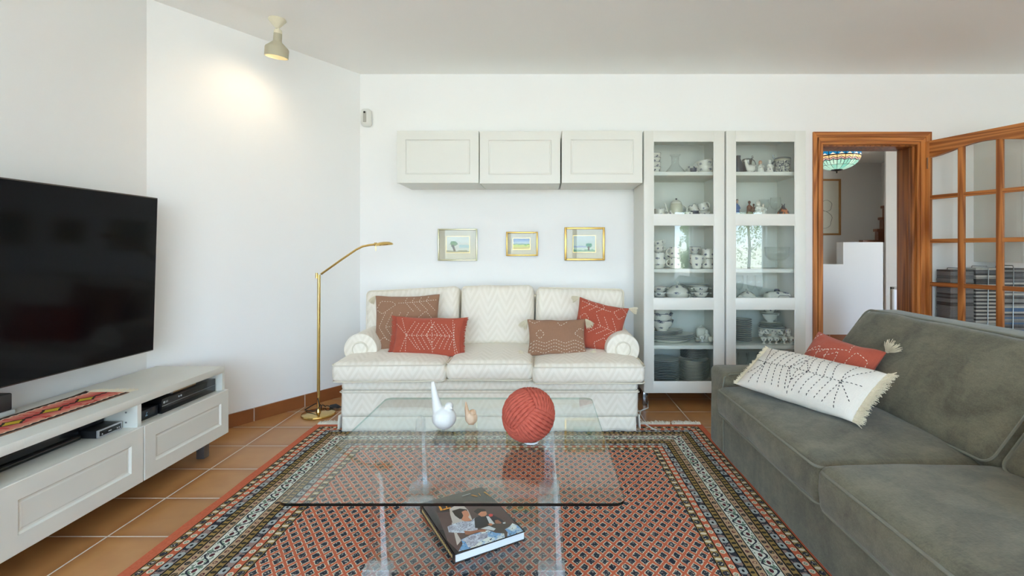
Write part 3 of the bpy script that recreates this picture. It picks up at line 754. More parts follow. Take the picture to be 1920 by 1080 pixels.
# ------------------------------------------------------------------ three wall cabinets above the white sofa
CF = 3.60
for i, (a, b_, lab) in enumerate(((743.5, 898, 'white wall cabinet with one panelled door, at the free end nearest the corner'),
                                 (899, 1051, 'white wall cabinet with one panelled door, between the two other wall cabinets'),
                                 (1053, 1205, 'white wall cabinet with one panelled door, joined to the glass display cabinet'))):
    x0, x1 = px(a, CF), px(b_, CF); z0, z1 = 1.648, 2.032
    t = thing('wall_cabinet', lab, 'cabinet', ((x0 + x1) / 2, 3.8, z0), group='wall cabinets above the sofa')
    bm = B(); box(bm, x0 + .001, x1 - .001, CF + .021, BY - .002, z0 + .002, z1 - .002, .001); obj('cabinet_body', bm, M_white, t, world=True)
    bm = B(); dz = (0, -.004, 0)[i]
    framed(bm, x1 - x0 - .004, z1 - z0, [(0, .0015), (.0015, 0), (.064, 0), (.070, .007), (.076, .008), (.080, .006)], .018, M=T((x0 + .002, CF, z0 + dz)))
    obj('cabinet_door', bm, M_white, t, world=True, smooth=False)

# ------------------------------------------------------------------ glass fronted display cabinets
SH = [1.738, 1.400, 1.014, 0.750, 0.445, 0.150]       # levels things stand on
M_cabglass = glassy('cabinet_glass', (0.965, 0.985, 0.98, 1), ior=1.55)
M_leg = flat('steel_leg', RGB(150, 154, 160), .2, 1.0)
for i, (a, b_, lab) in enumerate(((1207, 1359, 'tall white glass-fronted display cabinet full of crockery, beside the white sofa'),
                                 (1361, 1511, 'tall white glass-fronted display cabinet of figurines and dishes, beside the doorway'))):
    x0, x1 = px(a, CF), px(b_, CF); z0, z1 = 0.103, 2.032
    t = thing('display_cabinet', lab, 'cabinet', ((x0 + x1) / 2, 3.8, 0), group='glass-fronted display cabinets')
    bm = B()
    box(bm, x0 + .001, x0 + .019, CF + .021, BY - .016, z0, z1, .001); box(bm, x1 - .019, x1 - .001, CF + .021, BY - .016, z0, z1, .001)
    box(bm, x0 + .019, x1 - .019, CF + .021, BY - .016, z1 - .018, z1); box(bm, x0 + .019, x1 - .019, CF + .021, BY - .016, z0, SH[5] - .001)
    obj('cabinet_body', bm, M_white, t, world=True, smooth=False)
    bm = B(); box(bm, x0 + .005, x1 - .005, BY - .016, BY - .006, z0, z1); obj('back_panel', bm, M_inside, t, world=True, smooth=False)
    for s in SH[:5]:
        bm = B(); box(bm, x0 + .02, x1 - .02, CF + .045, BY - .018, s - .028, s - .0005, .001); obj('shelf', bm, M_white, t, world=True)
    # door frame
    X = [x0 + .002, x0 + 18.0 * CF / FOC, x1 - 19.5 * CF / FOC, x1 - .002]
    Z = [z0, pz(716.5, CF), pz(579.5, CF), pz(560, CF), pz(421.5, CF), pz(402.5, CF), pz(264, CF), z1]
    bm = B()
    box(bm, X[0], X[1], CF, CF + .019, z0, z1, .0015); box(bm, X[2], X[3], CF, CF + .019, z0, z1, .0015)
    for (a_, b2) in ((0, 1), (2, 3), (4, 5), (6, 7)): box(bm, X[1] - .003, X[2] + .003, CF + .0012, CF + .019, Z[a_], Z[b2], .0008)
    d = obj('door_frame', bm, M_white, t, world=True)
    for (a_, b2) in ((1, 2), (3, 4), (5, 6)):
        bm = B(); box(bm, X[1] - .004, X[2] + .004, CF + .009, CF + .0125, Z[a_] - .004, Z[b2] + .004); obj('door_pane', bm, M_cabglass, d, world=True, smooth=False)
        bm = B(); q = .006
        for r in ((X[1], X[1] + q, Z[a_], Z[b2]), (X[2] - q, X[2], Z[a_], Z[b2]), (X[1] + q, X[2] - q, Z[a_], Z[a_] + q), (X[1] + q, X[2] - q, Z[b2] - q, Z[b2])): box(bm, r[0], r[1], CF + .003, CF + .009, r[2], r[3])
        obj('glazing_bead', bm, M_white, d, world=True, smooth=False)
    for (x, y) in ((x0 + .02, CF + .05), (x1 - .03, CF + .05), (x0 + .03, BY - .06), (x1 - .03, BY - .06)):
        bm = B(); box(bm, x - .0175, x + .0175, y - .0175, y + .0175, .0, z0, .002); obj('leg', bm, M_leg, t, world=True)
# pale cabinet hanging behind the open glazed door
x0, x1 = 3.535, 4.13
t = thing('wall_cabinet', 'white wall cabinet seen through the panes of the open glazed door', 'cabinet', (3.83, 3.8, 1.06))
bm = B(); box(bm, x0, x1, 3.62, BY - .002, 1.06, 2.032, .001); obj('cabinet_body', bm, M_white, t, world=True)
bm = B(); framed(bm, x1 - x0, .972, [(0, .0015), (.0015, 0), (.064, 0), (.070, .007), (.078, .008)], .018, M=T((x0, 3.60, 1.06))); obj('cabinet_door', bm, M_white, t, world=True, smooth=False)
# white cable on the floor
cb = thing('power_cable', 'white power cable on the floor between the white sofa and the display cabinet', 'cable', (.74, 3.6, 0))
bm = B(); tube(bm, [(.62, 3.45, .006), (.70, 3.50, .006), (.765, 3.56, .007), (.78, 3.64, .01), (.80, 3.72, .006)], .004, 8); tube(bm, [(.70, 3.5, .006), (.66, 3.36, .006), (.665, 3.22, .015), (.70, 3.12, .016), (.72, 3.10, .016)], .004, 8)
obj('cable', bm, flat('white_cable', RGB(222, 222, 216), .5), cb, world=True)

# ------------------------------------------------------------------ crockery
def china(name, dens=1.0, tint=RGB(236, 233, 222), rim=True):
    g = G(name, .18, 0, .5); x, y, z = g.xyz()
    a = g.m('ARCTAN2', y, x)
    ua = ((a / (2 * PI) + 1.0) * 5.0).fr() - .5; ub_ = ((z + .5) / .046).fr() - .55
    n = g.noise(190.0, 2.0, .5); dd = (ua * ua * 3.2 + ub_ * ub_ * 5.0).sq()
    f = (dd + (n - .5) * 2.4).lt(.30) * dd.lt(.44)
    g.color(g.mix(f, tint, RGB(74, 80, 108))); return g.mat
M_china = china('white_china_with_blue_sprigs'); M_plain = flat('white_china', RGB(234, 232, 220), .2, var=.02); M_dark = flat('dark_blue_glaze', RGB(58, 62, 78), .3)
M_rim = flat('blue_grey_rim', RGB(96, 106, 122), .25)
M_prim = flat('plate_rim_grey', RGB(150, 156, 156), .25)
M_glass = glassy('clear_glassware', (.985, .992, .99, 1), ior=1.5)
def shell(prof_out, th=.003):
    """outer profile plus an inner wall"""
    inner = [(max(r - th, 0.0), z + (th if i == 0 else 0)) for i, (r, z) in enumerate(prof_out)]
    inner = [(r, max(z, prof_out[0][1] + th)) for r, z in inner]
    return [(0, prof_out[0][1])] + prof_out + inner[::-1] + [(0, prof_out[0][1] + th)]
def handle(bm, r, z0, z1, out, rad=.004, ang=0.0, M=None):
    pts = []
    for i in range(13):
        a = -PI / 2 + PI * i / 12; pts.append(((r + out * math.cos(a)) * math.cos(ang), (r + out * math.cos(a)) * math.sin(ang), (z0 + z1) / 2 + (z1 - z0) / 2 * math.sin(a)))
    tube(bm, pts, rad, 8, M=M)
GRP = {}
ITEM = {}
def cup_proto(key, r, h, hnd=1, mat=None):
    if key in ITEM: return ITEM[key]
    ITEM[key] = ('cup', r, h, hnd, mat or M_china); return ITEM[key]
def make_item(kind, name, label, cat, loc, rz=0.0, mat4=None, group=None, **k):
    """one piece of crockery, its body and its handles, lids and feet"""
    m = mat4 if mat4 is not None else T(loc, rz)
    t = thing(name, label, cat, mat4=m, group=group)
    mt = k.get('mat', M_china); r = k.get('r', .04); h = k.get('h', .06)
    bm = B()
    if kind == 'cup':
        lathe(bm, shell([(r * .55, 0), (r * .62, .004), (r * .82, h * .25), (r * .95, h * .6), (r, h)]), 28); obj('bowl', bm, mt, t)
        for s in k.get('hands', (0,)):
            b2 = B(); handle(b2, r * .9, h * .3, h * .88, r * .5, .0035, s); obj('handle', b2, M_plain, t)
    elif kind == 'mug':
        lathe(bm, shell([(r * .8, 0), (r * .95, .006), (r, h * .3), (r * .93, h * .75), (r * 1.02, h)]), 28); obj('mug_body', bm, mt, t)
        for s in k.get('hands', (0,)):
            b2 = B(); handle(b2, r * .92, h * .2, h * .85, r * .6, .004, s); obj('handle', b2, M_plain, t)
    elif kind == 'jug':
        lathe(bm, shell([(r * .6, 0), (r * .66, .006), (r, h * .28), (r * .98, h * .45), (r * .78, h * .75), (r * .86, h)]), 30); obj('jug_body', bm, mt, t)
        b2 = B(); handle(b2, r * .82, h * .2, h * .92, r * .55, .0045, k.get('ha', PI)); obj('handle', b2, M_plain, t)
    elif kind == 'bowl':
        lathe(bm, shell([(r * .45, 0), (r * .5, .008), (r * .8, h * .45), (r * .97, h * .85), (r, h)]), 32, mi=0)
        lathe(bm, [(r * .985, h * .97), (r * 1.012, h * .98), (r * 1.012, h * 1.02), (r * .985, h * 1.02)], 32, mi=1); obj('bowl', bm, [mt, M_rim], t)
        for s in k.get('hands', ()):
            b2 = B(); a = s; c_ = (math.cos(a), math.sin(a)); n_ = (-c_[1], c_[0])
            tube(b2, [(c_[0] * (r * .98 + q * .02) + n_[0] * w * .016, c_[1] * (r * .98 + q * .02) + n_[1] * w * .016, h * .78) for w, q in ((-1, 0), (-.8, .8), (0, 1), (.8, .8), (1, 0))], .004, 8); obj('handle', b2, M_plain, t)
    elif kind == 'plate':
        lathe(bm, [(0, .002), (r * .5, .0), (r * .58, .003), (r, h)], 40, mi=0); lathe(bm, [(r, h), (r * 1.004, h + .0015), (r, h + .003)], 40, mi=1); lathe(bm, [(r, h + .003), (r * .62, .006), (0, .006)], 40, mi=0); bmesh.ops.remove_doubles(bm, verts=bm.verts[:], dist=1e-5); obj('plate', bm, [mt, M_prim], t)
    elif kind == 'platter':
        lathe(bm, [(0, .002), (r * .55, .0), (r * .65, .004), (r, h), (r, h + .003), (r * .66, .008), (0, .008)], 44, M=Matrix.Diagonal((1, k.get('asp', .7), 1, 1)), mi=0)
        tube(bm, [(r * math.cos(a * PI / 22), r * k.get('asp', .7) * math.sin(a * PI / 22), h + .001) for a in range(44)], .002, 6, closed=True, mi=1); obj('platter', bm, [mt, M_rim], t)
    elif kind == 'teapot':
        lathe(bm, [(0, 0), (r * .8, 0), (r * .9, .004), (r * 1.02, h * .3), (r * .94, h * .66), (r * .8, h * .74), (0, h * .74)], 32); obj('pot_body', bm, mt, t)
        b2 = B(); lathe(b2, [(r * .84, h * .735), (r * .8, h * .80), (r * .4, h * .90), (0, h * .93), ], 28); lid = obj('lid', b2, M_plain, t)
        b2 = B(); lathe(b2, [(.004, h * .92), (.003, h * .94), (.008, h * .97), (.005, h), (0, h)], 14); obj('lid_knob', b2, M_dark, lid)
        b2 = B(); tube(b2, [(-r * .9, 0, h * .22), (-r * 1.35, 0, h * .28), (-r * 1.55, 0, h * .5), (-r * 1.75, 0, h * .74), (-r * 1.95, 0, h * .76)], [.011, .009, .007, .006, .005], 10); obj('spout', b2, M_plain, t)
        b2 = B(); handle(b2, r * .9, h * .14, h * .66, r * .75, .004, 0); obj('handle', b2, M_plain, t)
    elif kind == 'tureen':
        lathe(bm, shell([(r * .55, 0), (r * .6, .008), (r * .9, h * .2), (r, h * .42)]), 36); obj('tureen_body', bm, mt, t)
        b2 = B(); lathe(b2, [(r * 1.03, h * .42), (r * 1.03, h * .45), (r * .85, h * .6), (r * .5, h * .76), (r * .2, h * .82), (0, h * .83)], 36); lid = obj('lid', b2, mt, t)
        b2 = B(); lathe(b2, [(.005, h * .8), (.004, h * .86), (.013, h * .93), (.010, h * .99), (0, h)], 16); obj('lid_knob', b2, M_plain, lid)
        for s in (1, -1):
            b2 = B(); handle(b2, r * .97, h * .2, h * .4, .015, .004, 0 if s > 0 else PI); obj('handle', b2, M_plain, t)
    elif kind == 'eggcup':
        lathe(bm, shell([(r * .62, 0), (r * .5, .004), (r * .22, h * .25), (r * .3, h * .35), (r * .85, h * .55), (r, h)], .002), 22); obj('egg_cup', bm, mt, t)
    elif kind == 'dish':          # lidded butter dish
        rbox(bm, -r, r, -r * .6, r * .6, 0, h * .18, .004, res=.03); obj('dish_base', bm, M_plain, t)
        b2 = B(); rbox(b2, -r * .82, r * .82, -r * .48, r * .48, h * .16, h * .8, .02, crown=.006, res=.02); lid = obj('lid', b2, mt, t)
        b2 = B(); handle(b2, 0, 0, 0, 0) if False else tube(b2, [(-.012, 0, h * .78), (-.01, 0, h * .93), (0, 0, h), (.01, 0, h * .93), (.012, 0, h * .78)], .004, 8); obj('lid_handle', b2, M_plain, lid)
    elif kind == 'boat':
        lathe(bm, shell([(r * .4, 0), (r * .45, .01), (r * .4, h * .25), (r * .85, h * .6), (r, h)]), 28, M=Matrix.Diagonal((1.3, .8, 1, 1)))
        tube(bm, [(r * 1.2, 0, h * .9), (r * 1.45, 0, h * .98), (r * 1.6, 0, h * 1.05)], [.012, .008, .005], 8)
        obj('sauce_boat', bm, mt, t); b2 = B(); lathe(b2, [(0, -.008), (r * 1.0, -.004), (r * 1.3, .004), (r * 1.25, .006), (0, 0)], 28, M=Matrix.Diagonal((1.2, .8, 1, 1)) @ Matrix.Translation((0, 0, .008))); obj('saucer', b2, M_plain, t)
    elif kind == 'wineglass':
        lathe(bm, [(0, 0), (r * .8, 0), (r * .75, .003), (.004, .008), (.004, h * .38), (r * .7, h * .5), (r, h * .72), (r * .86, h), (r * .83, h), (r * .96, h * .72), (r * .66, h * .52), (0, h * .42)], 28); RECALC[0] = True
        obj('glass', bm, M_glass, t, smooth='all')
    elif kind == 'decanter':
        lathe(bm, [(0, 0), (r * .9, 0), (r, .006), (r * .95, h * .12), (r * .5, h * .40), (r * .34, h * .55), (r * .34, h * .9), (r * .5, h), (r * .46, h), (r * .30, h * .9), (r * .30, h * .55), (r * .46, h * .40), (r * .9, h * .12), (0, .008)], 32)
        obj('decanter', bm, M_glass, t, smooth='all')
    elif kind == 'glassbowl':
        lathe(bm, [(0, 0), (r * .55, 0), (r * .5, .004), (.010, .012), (.010, h * .3), (r * .6, h * .38), (r * .95, h * .6), (r, h), (r * .96, h), (r * .9, h * .6), (r * .55, h * .42), (0, h * .36)], 36)
        obj('bowl', bm, M_glass, t, smooth='all')
    return t
def at(pxx, D, lvl): return (px(pxx, D), D, SH[lvl])
def ctilt(loc, rx, ry, rz=0): return Matrix.Translation(loc) @ Matrix.Rotation(rz, 4, 'Z') @ Matrix.Rotation(ry, 4, 'Y') @ Matrix.Rotation(rx, 4, 'X')
# ---- left cabinet, top shelf
x, y, z = at(1228, 3.80, 0)
g_ = 'stacked small white bowls on the top shelf'
for i in range(4):
    make_item('bowl', 'small_bowl', 'small white bowl with blue sprigs in the stack of four beside the glass decanter', 'bowl', (x, y, z + .001 + i * .036), .6 * i, r=.045, h=.058, group=g_)
make_item('decanter', 'decanter', 'clear glass wide-based decanter on the top shelf of the left display cabinet', 'decanter', at(1266, 3.80, 0), r=.085, h=.155)
x, y, z = at(1323, 3.78, 0)
make_item('cup', 'large_cup', 'wide white breakfast cup with blue sprigs, lower of the two stacked beside the decanter', 'cup', (x, y, z + .0005), PI, r=.062, h=.058, hands=(0,))
make_item('cup', 'large_cup', 'wide white breakfast cup tilted in the cup below it on the top shelf', 'cup', None, mat4=ctilt((x + .002, y, z + .052), 0, .16, PI), r=.062, h=.055, hands=(0,))
make_item('mug', 'coffee_cup', 'white cup standing behind the two stacked breakfast cups on the top shelf', 'cup', at(1297, 3.92, 0), PI, r=.036, h=.085)
make_item('cup', 'coffee_cup', 'small dark-patterned cup in front on the top shelf beside the breakfast cups', 'cup', at(1300, 3.72, 0), .2, r=.026, h=.038, mat=M_dark)
# second shelf
make_item('mug', 'milk_mug', 'grey-white mug at the left end of the teapot shelf', 'mug', at(1237, 3.82, 1), PI * .9, r=.042, h=.075, hands=(0, PI))
make_item('teapot', 'teapot', 'ribbed white coffee pot with a black knob on the second shelf', 'teapot', at(1268, 3.84, 1), 0, r=.050, h=.16, mat=flat('cream_pot', RGB(214, 212, 190), .2, var=.03))
make_item('tureen', 'sugar_bowl', 'small lidded sugar bowl in front of the white coffee pot', 'sugar bowl', at(1257, 3.72, 1), 0, r=.032, h=.055, mat=M_china)
make_item('cup', 'coffee_cup', 'white cup at the right of the coffee pot on the second shelf', 'cup', at(1291, 3.76, 1), .4, r=.034, h=.045)
make_item('cup', 'coffee_cup', 'dark-rimmed cup leaning beside the stacked jugs on the second shelf', 'cup', at(1303, 3.76, 1), -.6, r=.032, h=.055, mat=M_dark)
x, y, z = at(1321, 3.80, 1)
make_item('mug', 'cream_jug', 'squat white cup with blue sprigs under a tilted jug on the second shelf', 'cup', (x, y, z + .0005), 0, r=.044, h=.05, hands=())
make_item('jug', 'cream_jug', 'white jug with blue sprigs tilted on top of a cup on the second shelf', 'jug', None, mat4=ctilt((x + .003, y, z + .052), 0, -.35, 0), r=.038, h=.072, ha=0)
make_item('jug', 'cream_jug', 'white spouted jug lying tilted at the back of the second shelf', 'jug', None, mat4=ctilt((x - .045, y + .06, z + .04), 0, -.5, 0), r=.036, h=.08, ha=PI)
# third shelf
x, y, z = at(1234, 3.78, 2)
make_item('jug', 'large_jug', 'round-bellied white jug with blue sprigs at the left end of the third shelf', 'jug', (x, y, z + .0005), 0, r=.062, h=.12, ha=PI)
for i in range(2): make_item('cup', 'coffee_cup', ('white cup with blue sprigs balanced on the round-bellied jug', 'topmost tilted white cup above the round-bellied jug')[i], 'cup', None, mat4=ctilt((x + .002 + i * .005, y, z + .123 + i * .042), 0, -.22 * i - .06, 0), r=.042, h=.048)
x, y, z = at(1249, 3.90, 2)
for i in range(2): make_item('mug', 'mug', ('grey-blue shaded mug behind the jugs on the third shelf, lower of two', 'grey-blue shaded mug behind the jugs on the third shelf, upper of two')[i], 'mug', (x, y, z + .001 + i * .062), .5, r=.042, h=.06)
x, y, z = at(1266, 3.74, 2)
for i in range(2): make_item('mug', 'mug', ('tall white mug with a left-facing handle, lower of the pair on the third shelf', 'tall white mug with a left-facing handle, upper of the pair on the third shelf')[i], 'mug', (x, y, z + .001 + i * .082), PI, r=.043, h=.08)
x, y, z = at(1306, 3.72, 2)
make_item('cup', 'large_cup', 'wide white cup with right-facing handle at the front of the third shelf', 'cup', (x, y, z + .0005), 0, r=.05, h=.10)
x, y, z = at(1303, 3.90, 2)
for i in range(3): make_item('bowl', 'rice_bowl', 'grey-white bowl in the tall stack behind the wide cup on the third shelf', 'bowl', (x, y, z + .001 + .055 * i), i, r=.045, h=.055, group='stack of bowls behind the wide cup')
x, y, z = at(1327, 3.76, 2)
for i in range(2): make_item('mug', 'mug', ('white mug with blue sprigs at the right end of the third shelf, lower of two', 'white mug with blue sprigs at the right end of the third shelf, upper of two')[i], 'mug', (x, y, z + .001 + i * .075), .9, r=.045, h=.073, hands=())
# fourth shelf
for cx_, gl in ((1236, 'stack of three two-handled bowls left of the tureen'), (1314, 'stack of three two-handled bowls right of the tureen')):
    x, y, z = at(cx_, 3.76, 3)
    for i in range(3): make_item('bowl', 'soup_bowl', 'two-handled soup bowl with blue sprigs in the ' + ('stack left of the tureen' if cx_ < 1300 else 'stack right of the tureen'), 'bowl', (x, y, z + .001 + .038 * i), 0, r=.056 if cx_ < 1300 else .062, h=.046, hands=(0, PI), group=gl)
make_item('tureen', 'soup_tureen', 'lidded white soup tureen with a ball knob on the fourth shelf', 'tureen', at(1270, 3.80, 3), 0, r=.086, h=.165)
for i, (a, b_) in enumerate(((1312, 3.925), (1334, 3.935))):
    x, y, z = at(a, b_, 3); m = Matrix.Translation((x, y, z + .012)) @ Matrix.Rotation(.15, 4, 'X')
    make_item('platter', 'platter', ('dark-rimmed oval platter at the back of the fourth shelf behind the soup bowls', 'second dark-rimmed oval platter beside the cabinet wall on the fourth shelf')[i], 'platter', None, mat4=Matrix.Translation((px(1302, 3.87), 3.87, z + .118)) if i == 0 else Matrix.Translation((px(1300, 3.87), 3.87, z + .132)), r=.11, h=.018, asp=.75) if i == 0 else None
# a rack of bowls carries the platter
x, y, z = px(1306, 3.9), 3.89, SH[3]
for i in range(2): make_item('bowl', 'deep_bowl', 'plain deep white bowl under the oval platter at the back of the fourth shelf', 'bowl', (x, y, z + .001 + .052 * i), 0, r=.07, h=.06, mat=M_plain, group='deep bowls under the oval platter')
# fifth shelf
x, y, z = at(1245, 3.80, 4)
def PL(kind, lab, n, x, y, z, r, dz, h, grp, name='dinner_plate', asp=None, mat=None, rr=0.0):
    for i in range(n):
        kw = dict(r=r - rr * i, h=h, mat=mat or M_china)
        if asp: kw['asp'] = asp
        make_item(kind, name, lab, 'plate', (x + random.uniform(-.0015, .0015), y + random.uniform(-.0015, .0015), z + .001 + dz * i), random.uniform(0, 6) if not asp else 0, group=grp, **kw)
PL('platter', 'large oval white platter with a grey-blue rim under the bowls on the fifth shelf', 3, px(1256, 3.8), 3.80, z, .185, .015, .03, 'large oval platters on the fifth shelf', 'platter', .68, M_plain)
PL('platter', 'smaller oval dish stacked on the large platters on the fifth shelf', 3, px(1243, 3.8), 3.80, z + .048, .15, .012, .02, 'smaller oval dishes on the fifth shelf', 'oval_dish', .7, M_plain)
for i in range(3): make_item('bowl', 'serving_bowl', ('large white serving bowl with blue sprigs, lowest of three on the oval dishes', 'white serving bowl with a blue rim, middle of three on the oval dishes', 'white serving bowl at the top of the three on the oval dishes')[i], 'bowl', (px(1241, 3.8), 3.80, z + .084 + i * .052), i, r=.088 - .004 * i, h=.085)
make_item('platter', 'platter', 'small flat tray under the butter dish at the right of the fifth shelf', 'tray', (px(1322, 3.74), 3.74, z + .0005), 0, r=.075, h=.012, asp=.7, mat=M_plain)
make_item('dish', 'butter_dish', 'white lidded butter dish on the fifth shelf of the left display cabinet', 'butter dish', (px(1315, 3.88), 3.88, z + .0005), 0, r=.05, h=.115, mat=M_plain)
make_item('eggcup', 'egg_cup', 'single white egg cup with a blue sprig on the small tray', 'egg cup', (px(1316, 3.73), 3.73, z + .0125), 0, r=.024, h=.045)
make_item('cup', 'salt_pot', 'small round white salt pot on the small tray', 'salt pot', (px(1332, 3.74), 3.74, z + .0125), 0, r=.018, h=.035, mat=M_plain)
t = thing('pepper_ball', 'round white pepper pot behind the egg cup on the fifth shelf', 'pepper pot', (px(1325, 3.82), 3.82, z + .0005)); bm = B(); lathe(bm, [(0, 0), (.02, 0), (.025, .02), (.022, .05), (.012, .062), (.016, .075), (.01, .09), (0, .092)], 20); obj('pot', bm, M_plain, t)
# bottom
z = SH[5]
PL('plate', 'white dinner plate in the left stack at the bottom of the left display cabinet', 13, px(1243, 3.78), 3.78, z, .120, .0125, .016, 'left stack of dinner plates', mat=flat('plate_white_blue', RGB(206, 212, 206), .2, var=.03))
PL('plate', 'deep soup plate in the lower part of the right stack at the bottom', 13, px(1300, 3.78), 3.78, z, .112, .0115, .028, 'lower deep plates of the right stack', 'soup_plate', mat=M_plain)
PL('plate', 'side plate in the upper part of the right stack at the bottom', 8, px(1300, 3.80), 3.80, z + .166, .098, .0100, .015, 'upper side plates of the right stack', 'side_plate', mat=flat('plate_grey_rim', RGB(190, 190, 180), .25, var=.03))

# ---- right cabinet: figurines
M_por = flat('white_porcelain', RGB(228, 226, 216), .22, var=.02); M_pew = flat('pewter', RGB(132, 134, 132), .35, .9); M_skin = flat('bisque_skin', RGB(226, 190, 164), .5)
t = thing('dark_vase', 'dark glazed bottle at the left end of the top shelf of the right display cabinet', 'bottle', at(1384, 3.86, 0)); bm = B(); lathe(bm, [(0, 0), (.03, 0), (.036, .03), (.034, .10), (.018, .135), (.020, .16), (0, .16)], 24); obj('bottle', bm, flat('dark_slate_glaze', RGB(70, 76, 84), .3), t)
t = thing('pewter_jug', 'grey pewter wine jug with a lid and handle on the top shelf', 'jug', at(1401, 3.88, 0)); bm = B(); lathe(bm, [(0, 0), (.055, 0), (.06, .01), (.046, .06), (.032, .10), (.036, .125), (0, .125)], 28); obj('jug_body', bm, M_pew, t)
b2 = B(); lathe(b2, [(.038, .125), (.036, .135), (.015, .142), (0, .143)], 24); tube(b2, [(.03, 0, .138), (.044, 0, .15), (.038, 0, .165)], .006, 8); obj('lid', b2, M_pew, t); b2 = B(); handle(b2, .034, .03, .135, .034, .004, 0); obj('handle', b2, M_pew, t)
x, y, z = at(1405, 3.73, 0)
t = thing('porcelain_goose', 'plain white porcelain goose standing at the front of the top shelf', 'figurine', (x, y, z))
blob('body', [('e', (.012, 0, .038), (.036, .025, .030)), ('t', [(-.012, 0, .05), (-.024, 0, .075), (-.026, 0, .095)], [.016, .011, .011]), ('e', (-.028, 0, .098), (.013, .011, .011)), ('t', [(-.036, 0, .097), (-.048, 0, .094)], [.005, .002]), ('t', [(.035, 0, .05), (.05, 0, .066)], [.014, .004]), ('t', [(-.016, .008, .015), (-.018, .008, 0)], [.011, .013]), ('t', [(.0, -.008, .015), (-.0, -.008, 0)], [.013, .015])], M_por, t, voxel=.003)
def figure(name, label, loc, h, mats, r=.02, hair=None, two=None):
    t = thing(name, label, 'figurine', loc); s = h / .10
    prims = [('l', [(0, 0), (r * 1.1, 0), (r * 1.05, .012 * s), (r * .75, .045 * s), (r * .62, .062 * s), (r * .3, .074 * s), (0, .076 * s)]), ('t', [(-r * .5, 0, .066 * s), (-r * .85, -r * .5, .05 * s), (-r * .2, -r * .9, .046 * s)], [r * .24, r * .22, r * .18]), ('t', [(r * .5, 0, .066 * s), (r * .85, -r * .5, .05 * s), (r * .2, -r * .9, .044 * s)], [r * .24, r * .22, r * .18])]
    blob('body', prims, mats[0], t, voxel=max(.0022, r * .09), smooth=2)
    blob('head', [('e', (0, -.001, .086 * s), (r * .42, r * .42, r * .5)), ('t', [(0, 0, .07 * s), (0, 0, .082 * s)], r * .2), ('e', (0, -r * .42, .085 * s), (r * .08, r * .1, r * .08))], mats[1], t, voxel=max(.0018, r * .07), smooth=1)
    if hair: blob('hair', [('e', (0, r * .12, .090 * s), (r * .5, r * .45, r * .5)), ('e', (0, r * .3, .078 * s), (r * .42, r * .25, r * .5))], hair, t, voxel=max(.002, r * .09), smooth=1)
    return t
figure('angel_figurine', 'small kneeling angel figurine with red hair and white robe on the top shelf', at(1426, 3.74, 0), .098, (M_por, M_skin), .026, flat('red_hair', RGB(214, 130, 96), .6))
figure('clown_figurine', 'small black and white figurine with a ruff beside the relief tankard', at(1443, 3.73, 0), .102, (china('harlequin_glaze'), M_por), .026, M_por)
x, y, z = at(1467, 3.78, 0)
t = thing('relief_tankard', 'dark blue relief tankard with a pewter lid at the right of the top shelf', 'tankard', (x, y, z + .0005))
def relief():
    g = G('relief_stoneware', .45); n = g.noise(85.0, 3.0, .55, dist=1.2); xx, yy, zz = g.xyz(); band = zz.within(.014, .100)
    g.color(g.mix(n.gt(.50) * band, g.mix(band, RGB(190, 186, 164), RGB(52, 54, 72)), RGB(210, 208, 190))); g.bump(n, .6, .004); return g.mat
bm = B(); lathe(bm, [(0, 0), (.062, 0), (.063, .008), (.056, .014), (.055, .10), (.060, .108), (.058, .115), (0, .115)], 32); obj('tankard_body', bm, relief(), t)
bm = B(); lathe(bm, [(.061, .115), (.058, .124), (.035, .132), (0, .134)], 28); tube(bm, [(-.06, 0, .118), (-.072, 0, .135), (-.07, 0, .15)], [.006, .005, .008], 8); obj('lid', bm, M_pew, t)
bm = B(); handle(bm, .054, .02, .10, .028, .006, PI); obj('handle', bm, M_pew, t)
# second shelf of the right cabinet
figure('blue_figurine', 'slim figurine in a blue dress with dark hair at the left of the second shelf', at(1382, 3.80, 1), .155, (flat('blue_dress', RGB(92, 122, 176), .4), M_skin), .022, flat('black_hair', RGB(40, 36, 36), .6))
figure('brown_figurine', 'brown carved wooden figurine, taller of the pair on the second shelf', at(1405, 3.84, 1), .15, (flat('carved_brown', RGB(140, 96, 72), .6),) * 2, .026)
figure('brown_figurine', 'brown carved wooden figurine, shorter of the pair on the second shelf', at(1413, 3.78, 1), .12, (flat('carved_umber', RGB(118, 80, 60), .6),) * 2, .020)
figure('bride_figurine', 'white porcelain bride and groom figurine, the veiled one on the second shelf', at(1422, 3.73, 1), .125, (M_por, M_por), .034, M_por)
figure('groom_figurine', 'white porcelain figurine leaning beside the veiled one on the second shelf', at(1430.5, 3.745, 1), .112, (M_por, M_por), .028)
for i, (a, lab) in enumerate(((1384, 'round pale stone dish at the far left of the second shelf'), (1393, 'round pale stone dish beside the first one on the second shelf'))):
    t = thing('stone_dish', lab, 'dish', (px(a, 3.70), 3.70, SH[1])); bm = B(); lathe(bm, [(0, 0), (.015, 0), (.024, .012), (.022, .026), (.012, .034), (0, .035)], 20); obj('dish', bm, flat('pale_stone', RGB(190, 186, 160), .6), t)
make_item('wineglass', 'brandy_glass', 'clear brandy glass behind the white figurines on the second shelf', 'glass', at(1432, 3.88, 1), r=.042, h=.155)
make_item('wineglass', 'brandy_glass', 'clear brandy glass beside the orange vase on the second shelf', 'glass', at(1454, 3.82, 1), r=.042, h=.165)
t = thing('horned_vase', 'orange and black round vase with two small horns on the second shelf', 'vase', at(1468.5, 3.73, 1))
